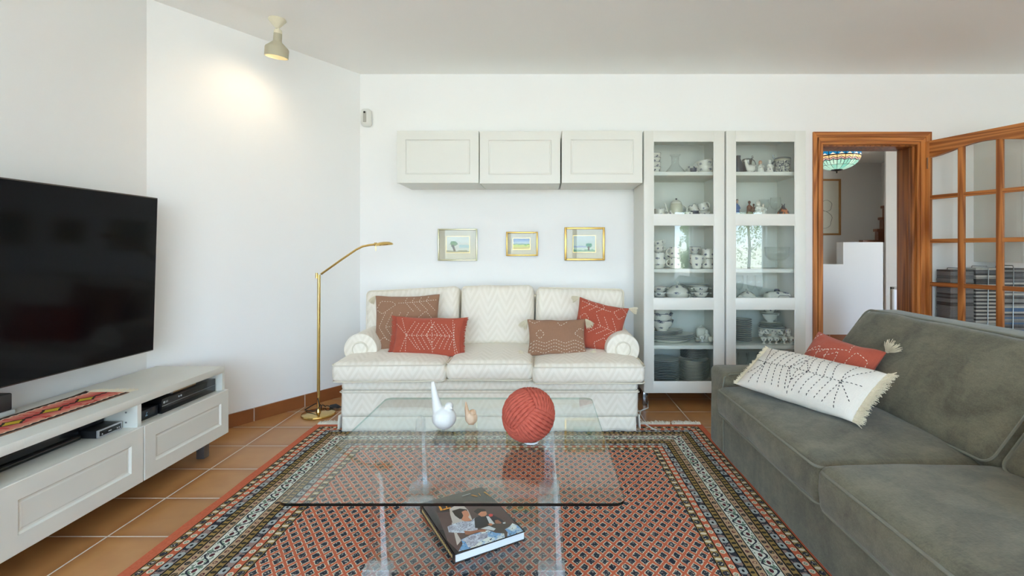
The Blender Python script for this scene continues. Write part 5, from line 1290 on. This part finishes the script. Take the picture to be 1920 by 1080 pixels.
for i, (u, v, d) in enumerate(((1, 1, (1, -.05, .1)), (-1, 1, (-.9, -.5, -.1)), (1, -1, (.9, .3, .2)), (-1, -1, (-.4, -.9, .1)))): tassel(t, S_, u * .99, v * .99, M_tas, .05, d, 20 + i, .4)

# ------------------------------------------------------------------ grey-green sofa
def grey_fabric():
    g = G('grey_green_velour', .85, 0, .15); x, y, z = g.xyz()
    n = g.noise(2.4, 4.0, .6, dist=1.2); b_ = g.noise(9.0, 4.0, .65, dist=.8); f = g.noise(1.0, 3.0, .7, vec=g.vec(x * 60.0, y * 220.0, z * 220.0)); f2 = g.noise(1.0, 3.0, .7, vec=g.vec(x * 220.0, y * 40.0, z * 60.0))
    t = n * .5 + b_ * .35 + f * .25 + f2 * .2
    g.color(g.mix(g.ss(t, .38, .95), RGB(78, 75, 64), RGB(136, 131, 110))); g.bump(f + f2, .5, .001)
    g.b.inputs['Sheen Weight'].default_value = .5; g.b.inputs['Sheen Roughness'].default_value = .4; g.b.inputs['Sheen Tint'].default_value = RGB(190, 196, 196)
    return g.mat
M_gf = grey_fabric(); M_gp = flat('grey_green_piping', RGB(126, 126, 112), .85, var=.1)
ds = thing('sofa', 'large grey-green sofa with deep loose cushions along the right side of the rug', 'sofa', (1.55, 1.7, 0))
bm = B(); rbox(bm, 1.004, 2.06, .60, 2.72, .015, .262, .012, res=.12, amp=.003); obj('seat_base', bm, M_gf, ds, world=True)
bm = B(); rbox(bm, 1.93, 2.13, .50, 2.93, .015, .80, .035, res=.09, amp=.004); obj('back_frame', bm, M_gf, ds, world=True)
for (y0, y1) in ((2.702, 2.93), (.48, .705)):
    bm = B(); rbox(bm, .997, 2.05, y0, y1, .015, .470, .032, crown=.012, res=.05, amp=.004, fr=3); ar = obj('armrest', bm, M_gf, ds, world=True)
    bm = B(); ye = y0 + .012 if y0 > 1 else y1 - .012
    tube(bm, [(1.00, ye, .03), (.998, ye, .40), (1.006, ye, .448), (1.04, ye, .465), (1.9, ye, .468)], .004, 6); obj('arm_piping', bm, M_gp, ar, world=True)
for i, (y0, y1, dx) in enumerate(((1.712, 2.695, 0), (.712, 1.700, -.004))):
    bm = B(); rbox(bm, .962 + dx, 1.75, y0, y1, .246, .402, .030, crown=.045, res=.045, amp=.008, fr=2.6, seed=i * 4.1 + 2, bulge=.018); cu = obj('seat_cushion', bm, M_gf, ds, world=True)
    bm = B(); fx_ = lambda p: .0
    def cpts(zv, off):
        out = []
        for p in rrect(.962 + dx - off, 1.75, y0 + .004, y1 - .004, .035, 6):
            v_ = (p[1] - (y0 + y1) / 2) / ((y1 - y0) / 2); bl = .014 * max(0, 1 - v_ * v_) * (p[0] < 1.1)
            out.append((p[0] - bl, p[1], zv + (.012 * max(0, 1 - v_ * v_)) + .004 * mnoise.noise(Vector((p[0] * 3, p[1] * 5, zv)))))
        return out
    tube(bm, cpts(.388, .002), .0055, 8, closed=True); tube(bm, cpts(.258, .0), .005, 8, closed=True); obj('cushion_piping', bm, M_gp, cu, world=True)
lean = math.radians(37)
for i, (y0, y1, rz) in enumerate(((1.655, 2.745, 0), (.70, 1.635, .03))):
    bm = B(); rbox(bm, 0, .20, y0, y1, 0, .515, .05, crown=.035, res=.05, amp=.012, fr=2.5, seed=i * 3 + 5, cr_axis=0, both=True)
    M_ = Matrix.Translation((1.50, 0, .425)) @ Matrix.Rotation(lean, 4, 'Y'); bmesh.ops.transform(bm, matrix=M_, verts=bm.verts[:])
    cu = obj('back_cushion', bm, M_gf, ds, world=True)
    bm = B()
    for xx_ in (.012, .188): tube(bm, [(xx_, p[0], p[1]) for p in rrect(y0 + .008, y1 - .008, .008, .507, .04, 6)], .005, 6, closed=True)
    bmesh.ops.transform(bm, matrix=M_, verts=bm.verts[:]); obj('cushion_piping', bm, M_gp, cu, world=True)
def frame3(c, xa, ya):
    x_ = Vector(xa).normalized(); y_ = (Vector(ya) - x_ * Vector(ya).dot(x_)).normalized(); z_ = x_.cross(y_)
    return Matrix(((x_.x, y_.x, z_.x, c[0]), (x_.y, y_.y, z_.y, c[1]), (x_.z, y_.z, z_.z, c[2]), (0, 0, 0, 1)))
Bc, Cc, Ac = Vector((1.006, 2.536, .455)), Vector((1.252, 1.975, .455)), Vector((1.206, 2.623, .617))
Mw = frame3((Ac + Cc) / 2 + Vector((-.0, -.0, .008)), Cc - Bc, Ac - Bc)
t, S_ = pillow('throw_cushion', 'long white cushion with black stitching and cream fringe on the grey-green sofa', Mw, .615, .285, .13, M_ecru, 14.0, white_lumbar_lines(), M_thb, dash=.009, gap=.0075, tw=.0019, pinch=.03)
fringe(t, S_, .995, M_tas, .040, 90, 5); fringe(t, S_, -.995, M_tas, .022, 80, 6)
P1 = Vector((1.540, 2.60, .70)); xa = Vector((.09, -.285, -.030)).normalized(); ya = Vector((.63, -.10, .76)).normalized(); ya = (ya - xa * ya.dot(xa)).normalized()
Mr = frame3(P1 + xa * .155 - ya * .175 + Vector((-.055, .0, .0)), xa, ya)
t, S_ = pillow('throw_cushion', 'square terracotta cushion with cream tassels behind the long white one on the grey-green sofa', Mr, .38, .38, .14, M_red, 17.0,
    [[(-.75, .95), (-.9, .7)], [(-.95, .20), (.05, .62), (.35, .70)]] + [[(x - .30, .38 - .1), (x, .56), (x + .10, .05)] for x in (-.45, -.15, .15)] + [[(.30, .95), (.42, .62)], [(-.7, .1), (-.3, -.1)], [(-.5, -.2), (.1, -.3)]] + [[(.55, .70), (.90, .55), (.95, .1), (.62, -.02), (.50, .35), (.55, .70)]], M_thw, pinch=.08)
tassel(t, S_, .99, .99, M_tas, .055, (.6, .55, .5), 31, .5)
Mr2 = frame3(Vector((1.225, 1.232, .485)) + Vector((.5, -.86, .02)).normalized() * .19 + Vector((.62, .36, .66)) * .19, (.5, -.86, .02), (.62, .36, .66))
t, S_ = pillow('throw_cushion', 'terracotta cushion on the near seat of the grey-green sofa, only its tip in view', Mr2, .38, .38, .14, M_red, 21.0, [[(-.9, .7), (.3, .75)], [(-.4, .4), (-.1, .72), (-.3, .98)], [(0, .4), (.3, .75), (.1, .98)]] + diamond(.4, -.2, .25, .3) + diamond(-.5, -.4, .25, .3), M_thw, pinch=.08)

# ------------------------------------------------------------------ patterned rug
RX0, RX1, RY0, RY1 = -1.487, 1.045, -.45, 3.215
def rug_mat():
    g = G('knotted_wool_rug', .95, 0, .1); x, y, z = g.xyz(); 
    wob = (g.noise(3.0, 1.0) - .5) * .010; w2 = (g.noise(2.3, 1.0) - .5) * .012
    xl = (x - RX0) / 1.04; xr = (RX1 - x) / .985; yb = (RY1 - y) / .985; yf = y - RY0
    ex = xl.mn(xr); ey = yb.mn(yf); e_ = ex.mn(ey) + wob; ver = ex.lt(ey)
    s = (y * ver + x * (1.0 - ver) + w2) * 1.38                      # run along the border
    n = g.noise(120.0, 3.0, .6); nf = g.noise(38.0, 2.0, .6); n3 = g.noise(95.0, 2.0, .5)
    navy = g.mix(n, RGB(34, 36, 44), RGB(72, 76, 86)); cream = g.mix(n, RGB(206, 194, 168), RGB(234, 226, 204)); gold = g.mix(n, RGB(134, 108, 58), RGB(174, 146, 92)); tan = g.mix(n, RGB(166, 134, 104), RGB(206, 178, 146))
    orange = g.mix(n, RGB(182, 88, 60), RGB(220, 124, 92)); blue = g.mix(n, RGB(146, 154, 154), RGB(190, 196, 194)); white = g.mix(n, RGB(206, 210, 198), RGB(232, 234, 222)); maroon = RGB(92, 48, 52); green = g.mix(n, RGB(84, 112, 96), RGB(124, 148, 126)); black = RGB(28, 28, 30)
    # field of small offset motifs
    PXf, PYf = .0500, .0680
    def motif(ox, oy):
        a = ((x + 10 + ox + (n - .5) * .004) / PXf).fr() - .5; b_ = ((y + 10 + oy + (n - .5) * .004) / PYf).fr() - .5
        u = a * PXf; v = b_ * PYf; uu = u
        return uu.ab() / .0262 + v.ab() / .0352
    d = motif(0, 0).mn(motif(PXf / 2, PYf / 2)) + (n3 - .5) * .42 + (n - .5) * .30
    field = g.mix(d.lt(.72) * n.gt(.40), orange, cream); field = g.mix(d.lt(.57), field, navy)
    spk = (n.gt(.585) * d.lt(.50)); field = g.mix(spk, field, g.mix(n3, RGB(110, 116, 124), cream))
    # border bands from the outside in
    def per(p, off=0.0): return ((s + 20 + off) / p).fr() - .5
    def oval(c, half, p, su, off=0.0, r=.8): a = per(p, off) * p; b2 = e_ - c; return ((a / su) * (a / su) + (b2 / (half * r)) * (b2 / (half * r))).sq() + (n - .5) * .5
    bands = []
    e0 = .042; w = [('A', .030), ('O', .033), ('Bl', .033), ('Go', .030), ('T', .031), ('W', .062), ('T', .031), ('Go', .030), ('Bl', .033), ('O', .032), ('A', .033)]
    col = orange; edges = [e0]; p0 = e0
    for k, (nm, wd) in enumerate(w):
        c = p0 + wd / 2; hf = wd / 2
        if nm == 'A':
            m_ = oval(c, hf, .075, .020, 0); m2 = oval(c, hf, .075, .012, .0375); b_ = g.mix(m_.lt(.95), gold, navy); b_ = g.mix(m_.lt(.8) * n.gt(.58), b_, cream); b_ = g.mix(m2.lt(.95), b_, cream)
        elif nm == 'O':
            m_ = oval(c, hf, .060, .018, k * .01, .75); b_ = g.mix(m_.lt(.95), orange, cream); b_ = g.mix(m_.lt(.50), b_, green); b_ = g.mix(m_.lt(.25), b_, cream)
        elif nm == 'Bl':
            m_ = oval(c, hf, .085, .026, k * .02, 1.1); m2 = oval(c, hf, .085, .010, k * .02, .30); b_ = g.mix(m_.lt(1.0), g.mix(nf.gt(.5), navy, RGB(150, 130, 124)), blue); b_ = g.mix(m2.lt(1.0), b_, black)
        elif nm == 'Go':
            m_ = oval(c, hf, .040, .012, k * .015, .75) + (nf - .5) * .8; b_ = g.mix(m_.lt(.85), gold, RGB(58, 54, 44)); b_ = g.mix(((e_ - c).ab() - hf * .86).ab().lt(.0022), b_, RGB(60, 50, 36))
        elif nm == 'T':
            m_ = oval(c, hf, .090, .017, k * .02, .75); m2 = oval(c, hf, .090, .012, k * .02 + .045, .55); b_ = g.mix(m_.lt(.9), tan, RGB(58, 58, 62)); b_ = g.mix(m_.lt(.8) * n.gt(.55), b_, gold); b_ = g.mix(m2.lt(.95), b_, maroon); b_ = g.mix(m2.lt(.7) * n.gt(.5), b_, tan)
        else:
            P = .125; ph = per(P, 0) * 2 * PI; vine = (e_ - c - ph.sin() * hf * .62 + (nf - .5) * .012)
            vine2 = (e_ - c + (ph * 1.0 + 1.2).sin() * hf * .55 + (nf - .5) * .016)
            sgn = per(P * 1, .0).gt(0) * 2.0 - 1.0
            m_ = ((per(P / 2, 0) * (P / 2) / .017) * (per(P / 2, 0) * (P / 2) / .017) + ((e_ - c + sgn * hf * .18) / .0085) * ((e_ - c + sgn * hf * .18) / .0085)).sq() + (n - .5) * .4
            b_ = g.mix((nf.gt(.56)) * (n.gt(.42)), white, green); b_ = g.mix((nf.lt(.40)) * n.lt(.5), b_, RGB(96, 84, 84))
            b_ = g.mix(vine.ab().lt(.0045), b_, navy); b_ = g.mix(vine2.ab().lt(.0028), b_, green); b_ = g.mix(m_.lt(1.25), b_, white); b_ = g.mix(m_.lt(.92), b_, maroon)
            b_ = g.mix(((e_ - c).ab() - hf * .90).ab().lt(.0022), b_, white)
        col = g.mix(e_.gt(p0), col, b_); p0 += wd; edges.append(p0)
    col = g.mix(e_.gt(p0), col, field)
    ln = None
    for q in edges:
        l_ = (e_ - q).ab().lt(.0022); ln = l_ if ln is None else ln.mx(l_)
    col = g.mix(ln, col, black)
    g.color(col); k_ = g.noise(900.0, 1.0); g.bump(k_ + n * .6, .6, .0015); return g.mat
rug = thing('rug', 'large terracotta patterned wool rug with many-banded borders under the glass table', 'rug', ((RX0 + RX1) / 2, (RY0 + RY1) / 2, 0))
bm = B(); nx_, ny_ = 40, 56
def ze(i, j): return .010 + .0016 * mnoise.noise(Vector((i * .35, j * .35, 0)))
gr = [[bm.verts.new((RX0 + (RX1 - RX0) * i / nx_ + (.006 * mnoise.noise(Vector((0, j * .25, 3))) if i in (0, nx_) else 0) - (.018 * (1 - j / ny_) if i == 0 else 0), RY0 + (RY1 - RY0) * j / ny_, ze(i, j))) for j in range(ny_ + 1)] for i in range(nx_ + 1)]
for i in range(nx_):
    for j in range(ny_): bm.faces.new((gr[i][j], gr[i + 1][j], gr[i + 1][j + 1], gr[i][j + 1]))
r_ = bmesh.ops.extrude_face_region(bm, geom=bm.faces[:])
for v in r_['geom']:
    if isinstance(v, bmesh.types.BMVert): v.co.z = .0005
obj('pile', bm, rug_mat(), rug, world=True)
for (yy, s) in ((RY1, 1), (RY0, -1)):
    bm = B(); rnd = random.Random(9)
    for i in range(900):
        x = RX0 + .01 + (RX1 - RX0 - .02) * i / 899; l = rnd.uniform(.045, .085) * (.75 + .5 * abs(mnoise.noise(Vector((x * 6, 0, 0))))); dx = .03 * mnoise.noise(Vector((x * 9, 2, 0))) + rnd.uniform(-.012, .012)
        if abs(x - .46 + (RX0 + RX1) * 0 - .38) < .008: continue
        tube(bm, [(x, yy - .004 * s, .008), (x + dx * .4, yy + l * .4 * s, .011 + rnd.random() * .008), (x + dx, yy + l * s, .004 + rnd.random() * .008)], [.0038, .0036, .002], 5)
    o = obj('fringe', bm, flat('cream_wool_fringe', RGB(232, 227, 214), .95, var=.08), rug, world=True); o['kind'] = 'stuff'
# ------------------------------------------------------------------ glass coffee table on a clear acrylic stand
TX0, TX1, TY0, TY1, TZ = -.770, .240, 1.405, 2.415, .425
M_tglass = glassy('table_glass', (.955, .985, .975, 1), ior=1.44)
M_edge = G('glass_edge_green', .08); M_edge.b.inputs['Base Color'].default_value = RGB(8, 13, 12)
tr_ = M_edge.nt.nodes.new('ShaderNodeBsdfTransparent'); tr_.inputs[0].default_value = (.55, .70, .66, 1); ge_ = M_edge.nt.nodes.new('ShaderNodeNewGeometry'); ms_ = M_edge.nt.nodes.new('ShaderNodeMixShader')
for a_, b_ in ((ge_.outputs['Backfacing'], ms_.inputs[0]), (M_edge.b.outputs[0], ms_.inputs[1]), (tr_.outputs[0], ms_.inputs[2]), (ms_.outputs[0], M_edge.out.inputs[0])): M_edge.nt.links.new(a_, b_)
M_edge = M_edge.mat   # seen from inside the sheet the cut edge lets light through
M_acr = glassy('clear_acrylic', (.95, .965, .97, 1), ior=1.6)
M_acs = glassy('clear_acrylic_solid', (.97, .98, .985, 1), ior=1.75); M_acf = glassy('acrylic_facet_painted_glint', (.95, .97, .98, 1), ior=2.6, opac=.20, opcol=(.85, .9, .92, 1)); M_acb = glassy('clear_acrylic_block', (.93, .95, .96, 1), ior=1.7, opac=.18, opcol=(.8, .84, .84, 1))  # M_acf: whitish facet colour stands in for the window's reflection in the legs
ct = thing('coffee_table', 'square glass coffee table on clear acrylic legs in the middle of the rug', 'table', (-.265, 1.91, .011))
bm = B(); pts = rrect(TX0, TX1, TY0, TY1, .035, 8)
a = [bm.verts.new((p[0], p[1], TZ - .0085)) for p in pts]; b_ = [bm.verts.new((p[0], p[1], TZ)) for p in pts]
bm.faces.new(a[::-1]).material_index = 0; bm.faces.new(b_).material_index = 0
for i in range(len(pts)): bm.faces.new((a[i], a[(i + 1) % len(pts)], b_[(i + 1) % len(pts)], b_[i])).material_index = 1
obj('glass_top', bm, [M_tglass, M_edge], ct, world=True, smooth=30)
def post(cx_, cy_, sx_):
    bm = B(); zb_, zt_ = .012, TZ - .011
    secs = [(zb_, .040, .020), (.10, .036, .019), (.25, .026, .017), (zt_ - .018, .018, .015), (zt_, .004, .006)]; rings = []
    for z, hw, hd in secs: rings.append([bm.verts.new((cx_ + u * hw + (sx_ * .0), cy_ + v * hd, z)) for u, v in ((-1, -.5), (-.75, -1), (.45, -1), (1, -.7), (1, 1), (-1, 1))])
    for r0, r1 in zip(rings, rings[1:]):
        for i in range(6): bm.faces.new((r0[i], r0[(i + 1) % 6], r1[(i + 1) % 6], r1[i])).material_index = 1 if i == 2 else 0
    bm.faces.new(rings[0][::-1]); bm.faces.new(rings[-1]); return bm
for (cx_, cy_) in ((-.548, 1.63), (.028, 1.63), (-.548, 2.19), (.028, 2.19)):
    lg = obj('leg', post(cx_, cy_, 1), [M_acs, M_acf], ct, world=True, smooth=False)
    bm = B(); box(bm, cx_ - .052, cx_ + .052, cy_ - .030, cy_ + .030, .0125, .040, .002); box(bm, cx_ - .045, cx_ + .045, cy_ - .026, cy_ + .026, .075, .103, .002); obj('leg_block', bm, M_acb, lg, world=True, smooth=False)
bm = B(); box(bm, -.575, .072, 1.585, 2.226, .104, .112, .001); obj('lower_shelf', bm, M_acr, ct, world=True, smooth=False)
# white bird
bx_, by_ = px(832, 1.98), 1.98
t = thing('ceramic_bird', 'matt white ceramic bird with upright tail on the glass coffee table', 'figurine', (bx_, by_, TZ + .001))
M_wb = flat('matt_white_ceramic', RGB(220, 220, 216), .5, var=.01)
blob('body', [('e', (.002, 0, .049), (.049, .046, .046)), ('t', [(-.014, 0, .055), (-.026, 0, .09), (-.033, 0, .125), (-.040, 0, .165), (-.045, 0, .195)], [.030, .021, .0155, .0115, .007]),
     ('t', [(.008, 0, .06), (.018, -.004, .082), (.022, -.006, .094)], [.028, .020, .017]), ('e', (.023, -.006, .098), (.0175, .018, .0165)), ('t', [(.030, -.014, .095), (.040, -.024, .091)], [.008, .002])], M_wb, t, voxel=.0025, smooth=8)
bm = B(); box(bm, -.006, .006, -.006, .006, -.0, .008, .001); obj('foot', bm, flat('bird_foot_grey', RGB(150, 150, 150), .5), t)
sx_, sy_ = px(882, 2.04), 2.04
t = thing('wooden_bird', 'small pale wooden bird with upright tail behind the white one on the table', 'figurine', (sx_, sy_, TZ + .001))
M_pw = wood_mat('pale_bird_wood', 2, RGB(196, 156, 120), RGB(228, 200, 170), rough=.6)
blob('body', [('e', (.004, 0, .027), (.026, .015, .028)), ('b', (-.008, .016, -.006, .006, 0, .01)), ('e', (.010, -.002, .050), (.015, .012, .014)), ('t', [(-.010, 0, .035), (-.016, 0, .065), (-.019, 0, .094)], [.012, .008, .003]), ('t', [(.016, -.006, .050), (.026, -.012, .046)], [.006, .002])], M_pw, t, voxel=.0018, smooth=4)
# rope ball on a small clear ring
rc = Vector((px(991, 1.85), 1.85, TZ + .001 + .105)); R0 = .0925
rb = thing('rope_ball', 'round terracotta ball of knotted rope on the glass coffee table', 'ornament', (rc.x, rc.y, TZ + .001))
bm = B(); NR = 10; kk = Vector((-.48, -.81, -.33)).normalized(); e1 = (Vector((1, 0, 0)) - kk * kk.x).normalized(); e2 = kk.cross(e1)
qa = [kk / math.sqrt(3) + (e1 * math.cos(t_) + e2 * math.sin(t_)) * math.sqrt(2 / 3) for t_ in (math.radians(-3), math.radians(117), math.radians(237))]
QM = Matrix(((qa[0].x, qa[1].x, qa[2].x, 0), (qa[0].y, qa[1].y, qa[2].y, 0), (qa[0].z, qa[1].z, qa[2].z, 0), (0, 0, 0, 1)))
FA = [((1, 0, 0), (0, 1, 0), (0, 0, 1)), ((-1, 0, 0), (0, 1, 0), (0, 0, 1)), ((0, 1, 0), (0, 0, 1), (1, 0, 0)), ((0, -1, 0), (0, 0, 1), (1, 0, 0)), ((0, 0, 1), (1, 0, 0), (0, 1, 0)), ((0, 0, -1), (1, 0, 0), (0, 1, 0))]
rr = R0 * (PI / 2) / NR / 2 * 1.04
for n_, al, ac in FA:
    n_, al, ac = Vector(n_), Vector(al), Vector(ac)
    for k in range(NR):
        tt = (-1 + (2 * k + 1) / NR) * .97; m = 60; K = 18; rings = []
        for i in range(m + 1):
            s = -1.16 + 2.32 * i / m; d = (n_ + al * math.tan(s * PI / 4) + ac * math.tan(tt * PI / 4)).normalized()
            dip = max(0, abs(s) - .86) / .30; rad = R0 * (1 - .16 * dip * dip + .035 * (1 - tt * tt) * (1 - min(1, abs(s)) ** 2))
            p = d * rad; tg = (al - d * al.dot(d)).normalized(); sd = d.cross(tg)
            ring = []
            for q in range(K):
                a_ = 2 * PI * q / K; tw = 2 * PI * (s * R0 * PI / 4) / .030
                r_ = rr * (.72 + .34 * abs(math.cos(1.5 * a_ - tw * .5)))
                ring.append(bm.verts.new(p + sd * (math.cos(a_) * r_) + d * (math.sin(a_) * r_)))
            rings.append(ring)
        for r0, r1 in zip(rings, rings[1:]):
            for q in range(K): bm.faces.new((r0[q], r0[(q + 1) % K], r1[(q + 1) % K], r1[q]))
        bm.faces.new(rings[0][::-1]); bm.faces.new(rings[-1])
bmesh.ops.create_uvsphere(bm, u_segments=32, v_segments=20, radius=R0 * .93)
bmesh.ops.transform(bm, matrix=Matrix.Translation((0, 0, .105)) @ QM, verts=bm.verts[:])
obj('rope', bm, flat('terracotta_rope', RGB(178, 82, 64), .8, var=.10, scale=300), rb)
bm = B(); tube(bm, [(.010 + .026 * math.cos(a * PI / 12), .026 * math.sin(a * PI / 12), .0035) for a in range(24)], .0035, 8, closed=True); obj('stand_ring', bm, flat('clear_white_ring', RGB(222, 226, 228), .2), rb)
# picture book on the lower shelf
FL, FR = Vector((-.293, 1.620)), Vector((-.063, 1.757)); ub = (FR - FL).normalized(); vb = Vector((-ub.y, ub.x)); BW, BH = (FR - FL).length, .385; zt_ = .1445
zs = .1125
MB_ = Matrix(((ub.x, vb.x, 0, FL.x), (ub.y, vb.y, 0, FL.y), (0, 0, 1, zs), (0, 0, 0, 1)))
bk = thing('picture_book', 'large dark picture book with two seated people on its cover, on the acrylic shelf', 'book', mat4=MB_); TH_ = .031
M_cov = flat('book_cover_dark', RGB(50, 44, 40), .25, var=.1); M_cov2 = flat('book_cover_brown', RGB(96, 72, 66), .3, var=.2, scale=12)
bm = B(); box(bm, 0, BW, 0, BH, 0, .003, .001); box(bm, 0, BW, 0, BH, TH_ - .003, TH_, .001); box(bm, 0, .004, 0, BH, 0, TH_, .001); obj('cover', bm, M_cov, bk)
bm = B(); box(bm, .004, BW - .004, .003, BH - .003, .003, TH_ - .003); obj('page_block', bm, flat('page_white', RGB(226, 230, 232), .7, var=.03), bk, smooth=False)
bm = B()
for i in range(22): box(bm, -.0008, 0, .02 + i * .0155, .030 + i * .0155, .010, .020)
obj('spine_lettering', bm, flat('spine_gold', RGB(190, 160, 100), .5), bk, smooth=False)
def bl(cx_, cy_):
    """point of the crop (7.716x, from 800,910) dropped onto the cover plane, in the book's own axes"""
    X = 800 + cx_ / 7.716; Y = 910 + cy_ / 7.716; h_ = EYE - (zs + TH_); D = h_ * FOC / (Y - PY); p = Vector(((X - PX) * D / FOC, D)) - FL
    return (min(max(p.dot(ub), .002), BW - .002), min(max(p.dot(vb), .002), BH - .002))
cm = {'brown': M_cov2, 'veil': flat('print_veil', RGB(206, 196, 186), .4), 'hair': flat('print_hair', RGB(52, 44, 36), .4), 'skin': flat('print_skin', RGB(206, 138, 104), .4), 'tan': flat('print_tan', RGB(170, 112, 84), .4),
      'dress': None, 'jacket': flat('print_jacket', RGB(40, 42, 48), .4), 'red': flat('print_red', RGB(214, 70, 66), .4), 'trous': flat('print_trousers', RGB(88, 76, 68), .4), 'shirt': flat('print_shirt', RGB(216, 220, 220), .4), 'gold': flat('print_title', RGB(232, 156, 44), .4), 'grey': flat('print_small_title', RGB(190, 190, 186), .4)}
g = G('print_dress', .4); n = g.noise(34.0, 4.0, .6, dist=1.0); n2 = g.noise(170.0, 1.0); g.color(g.mix(n2.gt(.66), g.mix(g.ss(n, .3, .7), RGB(150, 150, 170), RGB(222, 230, 238)), RGB(60, 60, 80))); cm['dress'] = g.mat
g = G('print_skirt', .4); n = g.noise(26.0, 4.0, .6); n2 = g.noise(150.0, 1.0); g.color(g.mix(n2.gt(.66), g.mix(g.ss(n, .42, .6), RGB(120, 170, 214), RGB(232, 238, 232)), RGB(50, 56, 70))); cm['skirt'] = g.mat
shapes = [('brown', [(150, 400), (360, 380), (560, 230), (1040, 230), (1260, 520), (1420, 690), (460, 960), (300, 800)]),
 ('veil', [(330, 340), (420, 290), (530, 290), (600, 360), (640, 450), (660, 500), (500, 530), (380, 560), (340, 420)]), ('hair', [(365, 370), (480, 335), (580, 350), (600, 400), (560, 470), (480, 490), (410, 440)]),
 ('skin', [(505, 385), (560, 360), (600, 380), (620, 430), (600, 460), (650, 510), (560, 525), (500, 500), (530, 440)]),
 ('veil', [(360, 540), (480, 560), (440, 700), (500, 800), (440, 870), (400, 700)]),
 ('dress', [(300, 600), (380, 560), (500, 525), (640, 520), (700, 470), (720, 560), (740, 640), (640, 690), (480, 690), (320, 680)]),
 ('jacket', [(690, 480), (760, 445), (860, 450), (940, 560), (900, 590), (800, 620), (700, 620)]), ('jacket', [(880, 430), (960, 430), (1080, 490), (1140, 550), (1080, 560), (960, 530)]),
 ('shirt', [(860, 450), (900, 450), (970, 540), (990, 570), (940, 600), (900, 540)]), ('hair', [(680, 380), (740, 335), (840, 345), (860, 375), (790, 380), (740, 420)]),
 ('skin', [(740, 420), (790, 382), (860, 378), (872, 420), (840, 450), (790, 455)]), ('red', [(890, 430), (920, 412), (958, 420), (955, 448), (915, 458)]),
 ('tan', [(985, 510), (1030, 500), (1085, 540), (1070, 560), (1000, 555)]), ('shirt', [(1100, 540), (1140, 532), (1140, 556), (1105, 558)]),
 ('trous', [(830, 600), (1000, 555), (1230, 560), (1190, 620), (1130, 700), (1190, 750), (1130, 770), (1000, 660), (880, 660)]),
 ('skirt', [(1130, 640), (1200, 600), (1240, 550), (1330, 590), (1420, 690), (1180, 760), (1170, 680)]),
 ('skirt', [(500, 790), (640, 720), (880, 650), (1000, 690), (1120, 700), (1140, 765), (900, 840), (600, 925), (460, 960), (520, 850)]), ('dress', [(500, 800), (620, 730), (760, 700), (880, 690), (880, 760), (780, 800), (700, 880), (600, 900), (560, 820)]),
 ('shirt', [(780, 630), (900, 590), (1000, 630), (970, 660), (860, 640)]), ('tan', [(540, 660), (640, 665), (760, 645), (860, 640), (850, 675), (740, 680), (620, 720), (560, 715)]), ('skin', [(880, 565), (930, 550), (960, 570), (930, 590)]),
 ('gold', [(165, 290), (190, 290), (235, 362), (200, 372)]), ('gold', [(235, 345), (345, 320), (355, 332), (240, 364)]), ('gold', [(270, 295), (285, 295), (300, 325), (285, 330)]),
 ('gold', [(635, 145), (665, 138), (750, 160), (715, 168)]), ('gold', [(745, 118), (755, 116), (785, 150), (775, 155)]), ('gold', [(820, 100), (845, 95), (950, 160), (925, 168)])]
bm = B(); order = list(cm.keys()) + ['skirt']; order = list(dict.fromkeys(order))
for i, (c_, pg) in enumerate(shapes):
    pp = [bl(*p) for p in pg]; z = TH_ + .00015 + i * .00004
    f = bm.faces.new([bm.verts.new((p[0], p[1], z)) for p in pp]); f.material_index = order.index(c_)
for i in range(9):
    p = bl(520 + i * 13, 158 - i * 4); q = .0035; f = bm.faces.new([bm.verts.new((p[0] + a_, p[1] + b2, TH_ + .0016)) for a_, b2 in ((-q * .7, -q), (q * .7, -q), (q * .7, q), (-q * .7, q))]); f.material_index = order.index('grey')
for f in bm.faces:
    if f.normal.z < 0: f.normal_flip()
RECALC[0] = False; obj('cover_picture', bm, [cm[k_] for k_ in order], bk, smooth=False); RECALC[0] = True
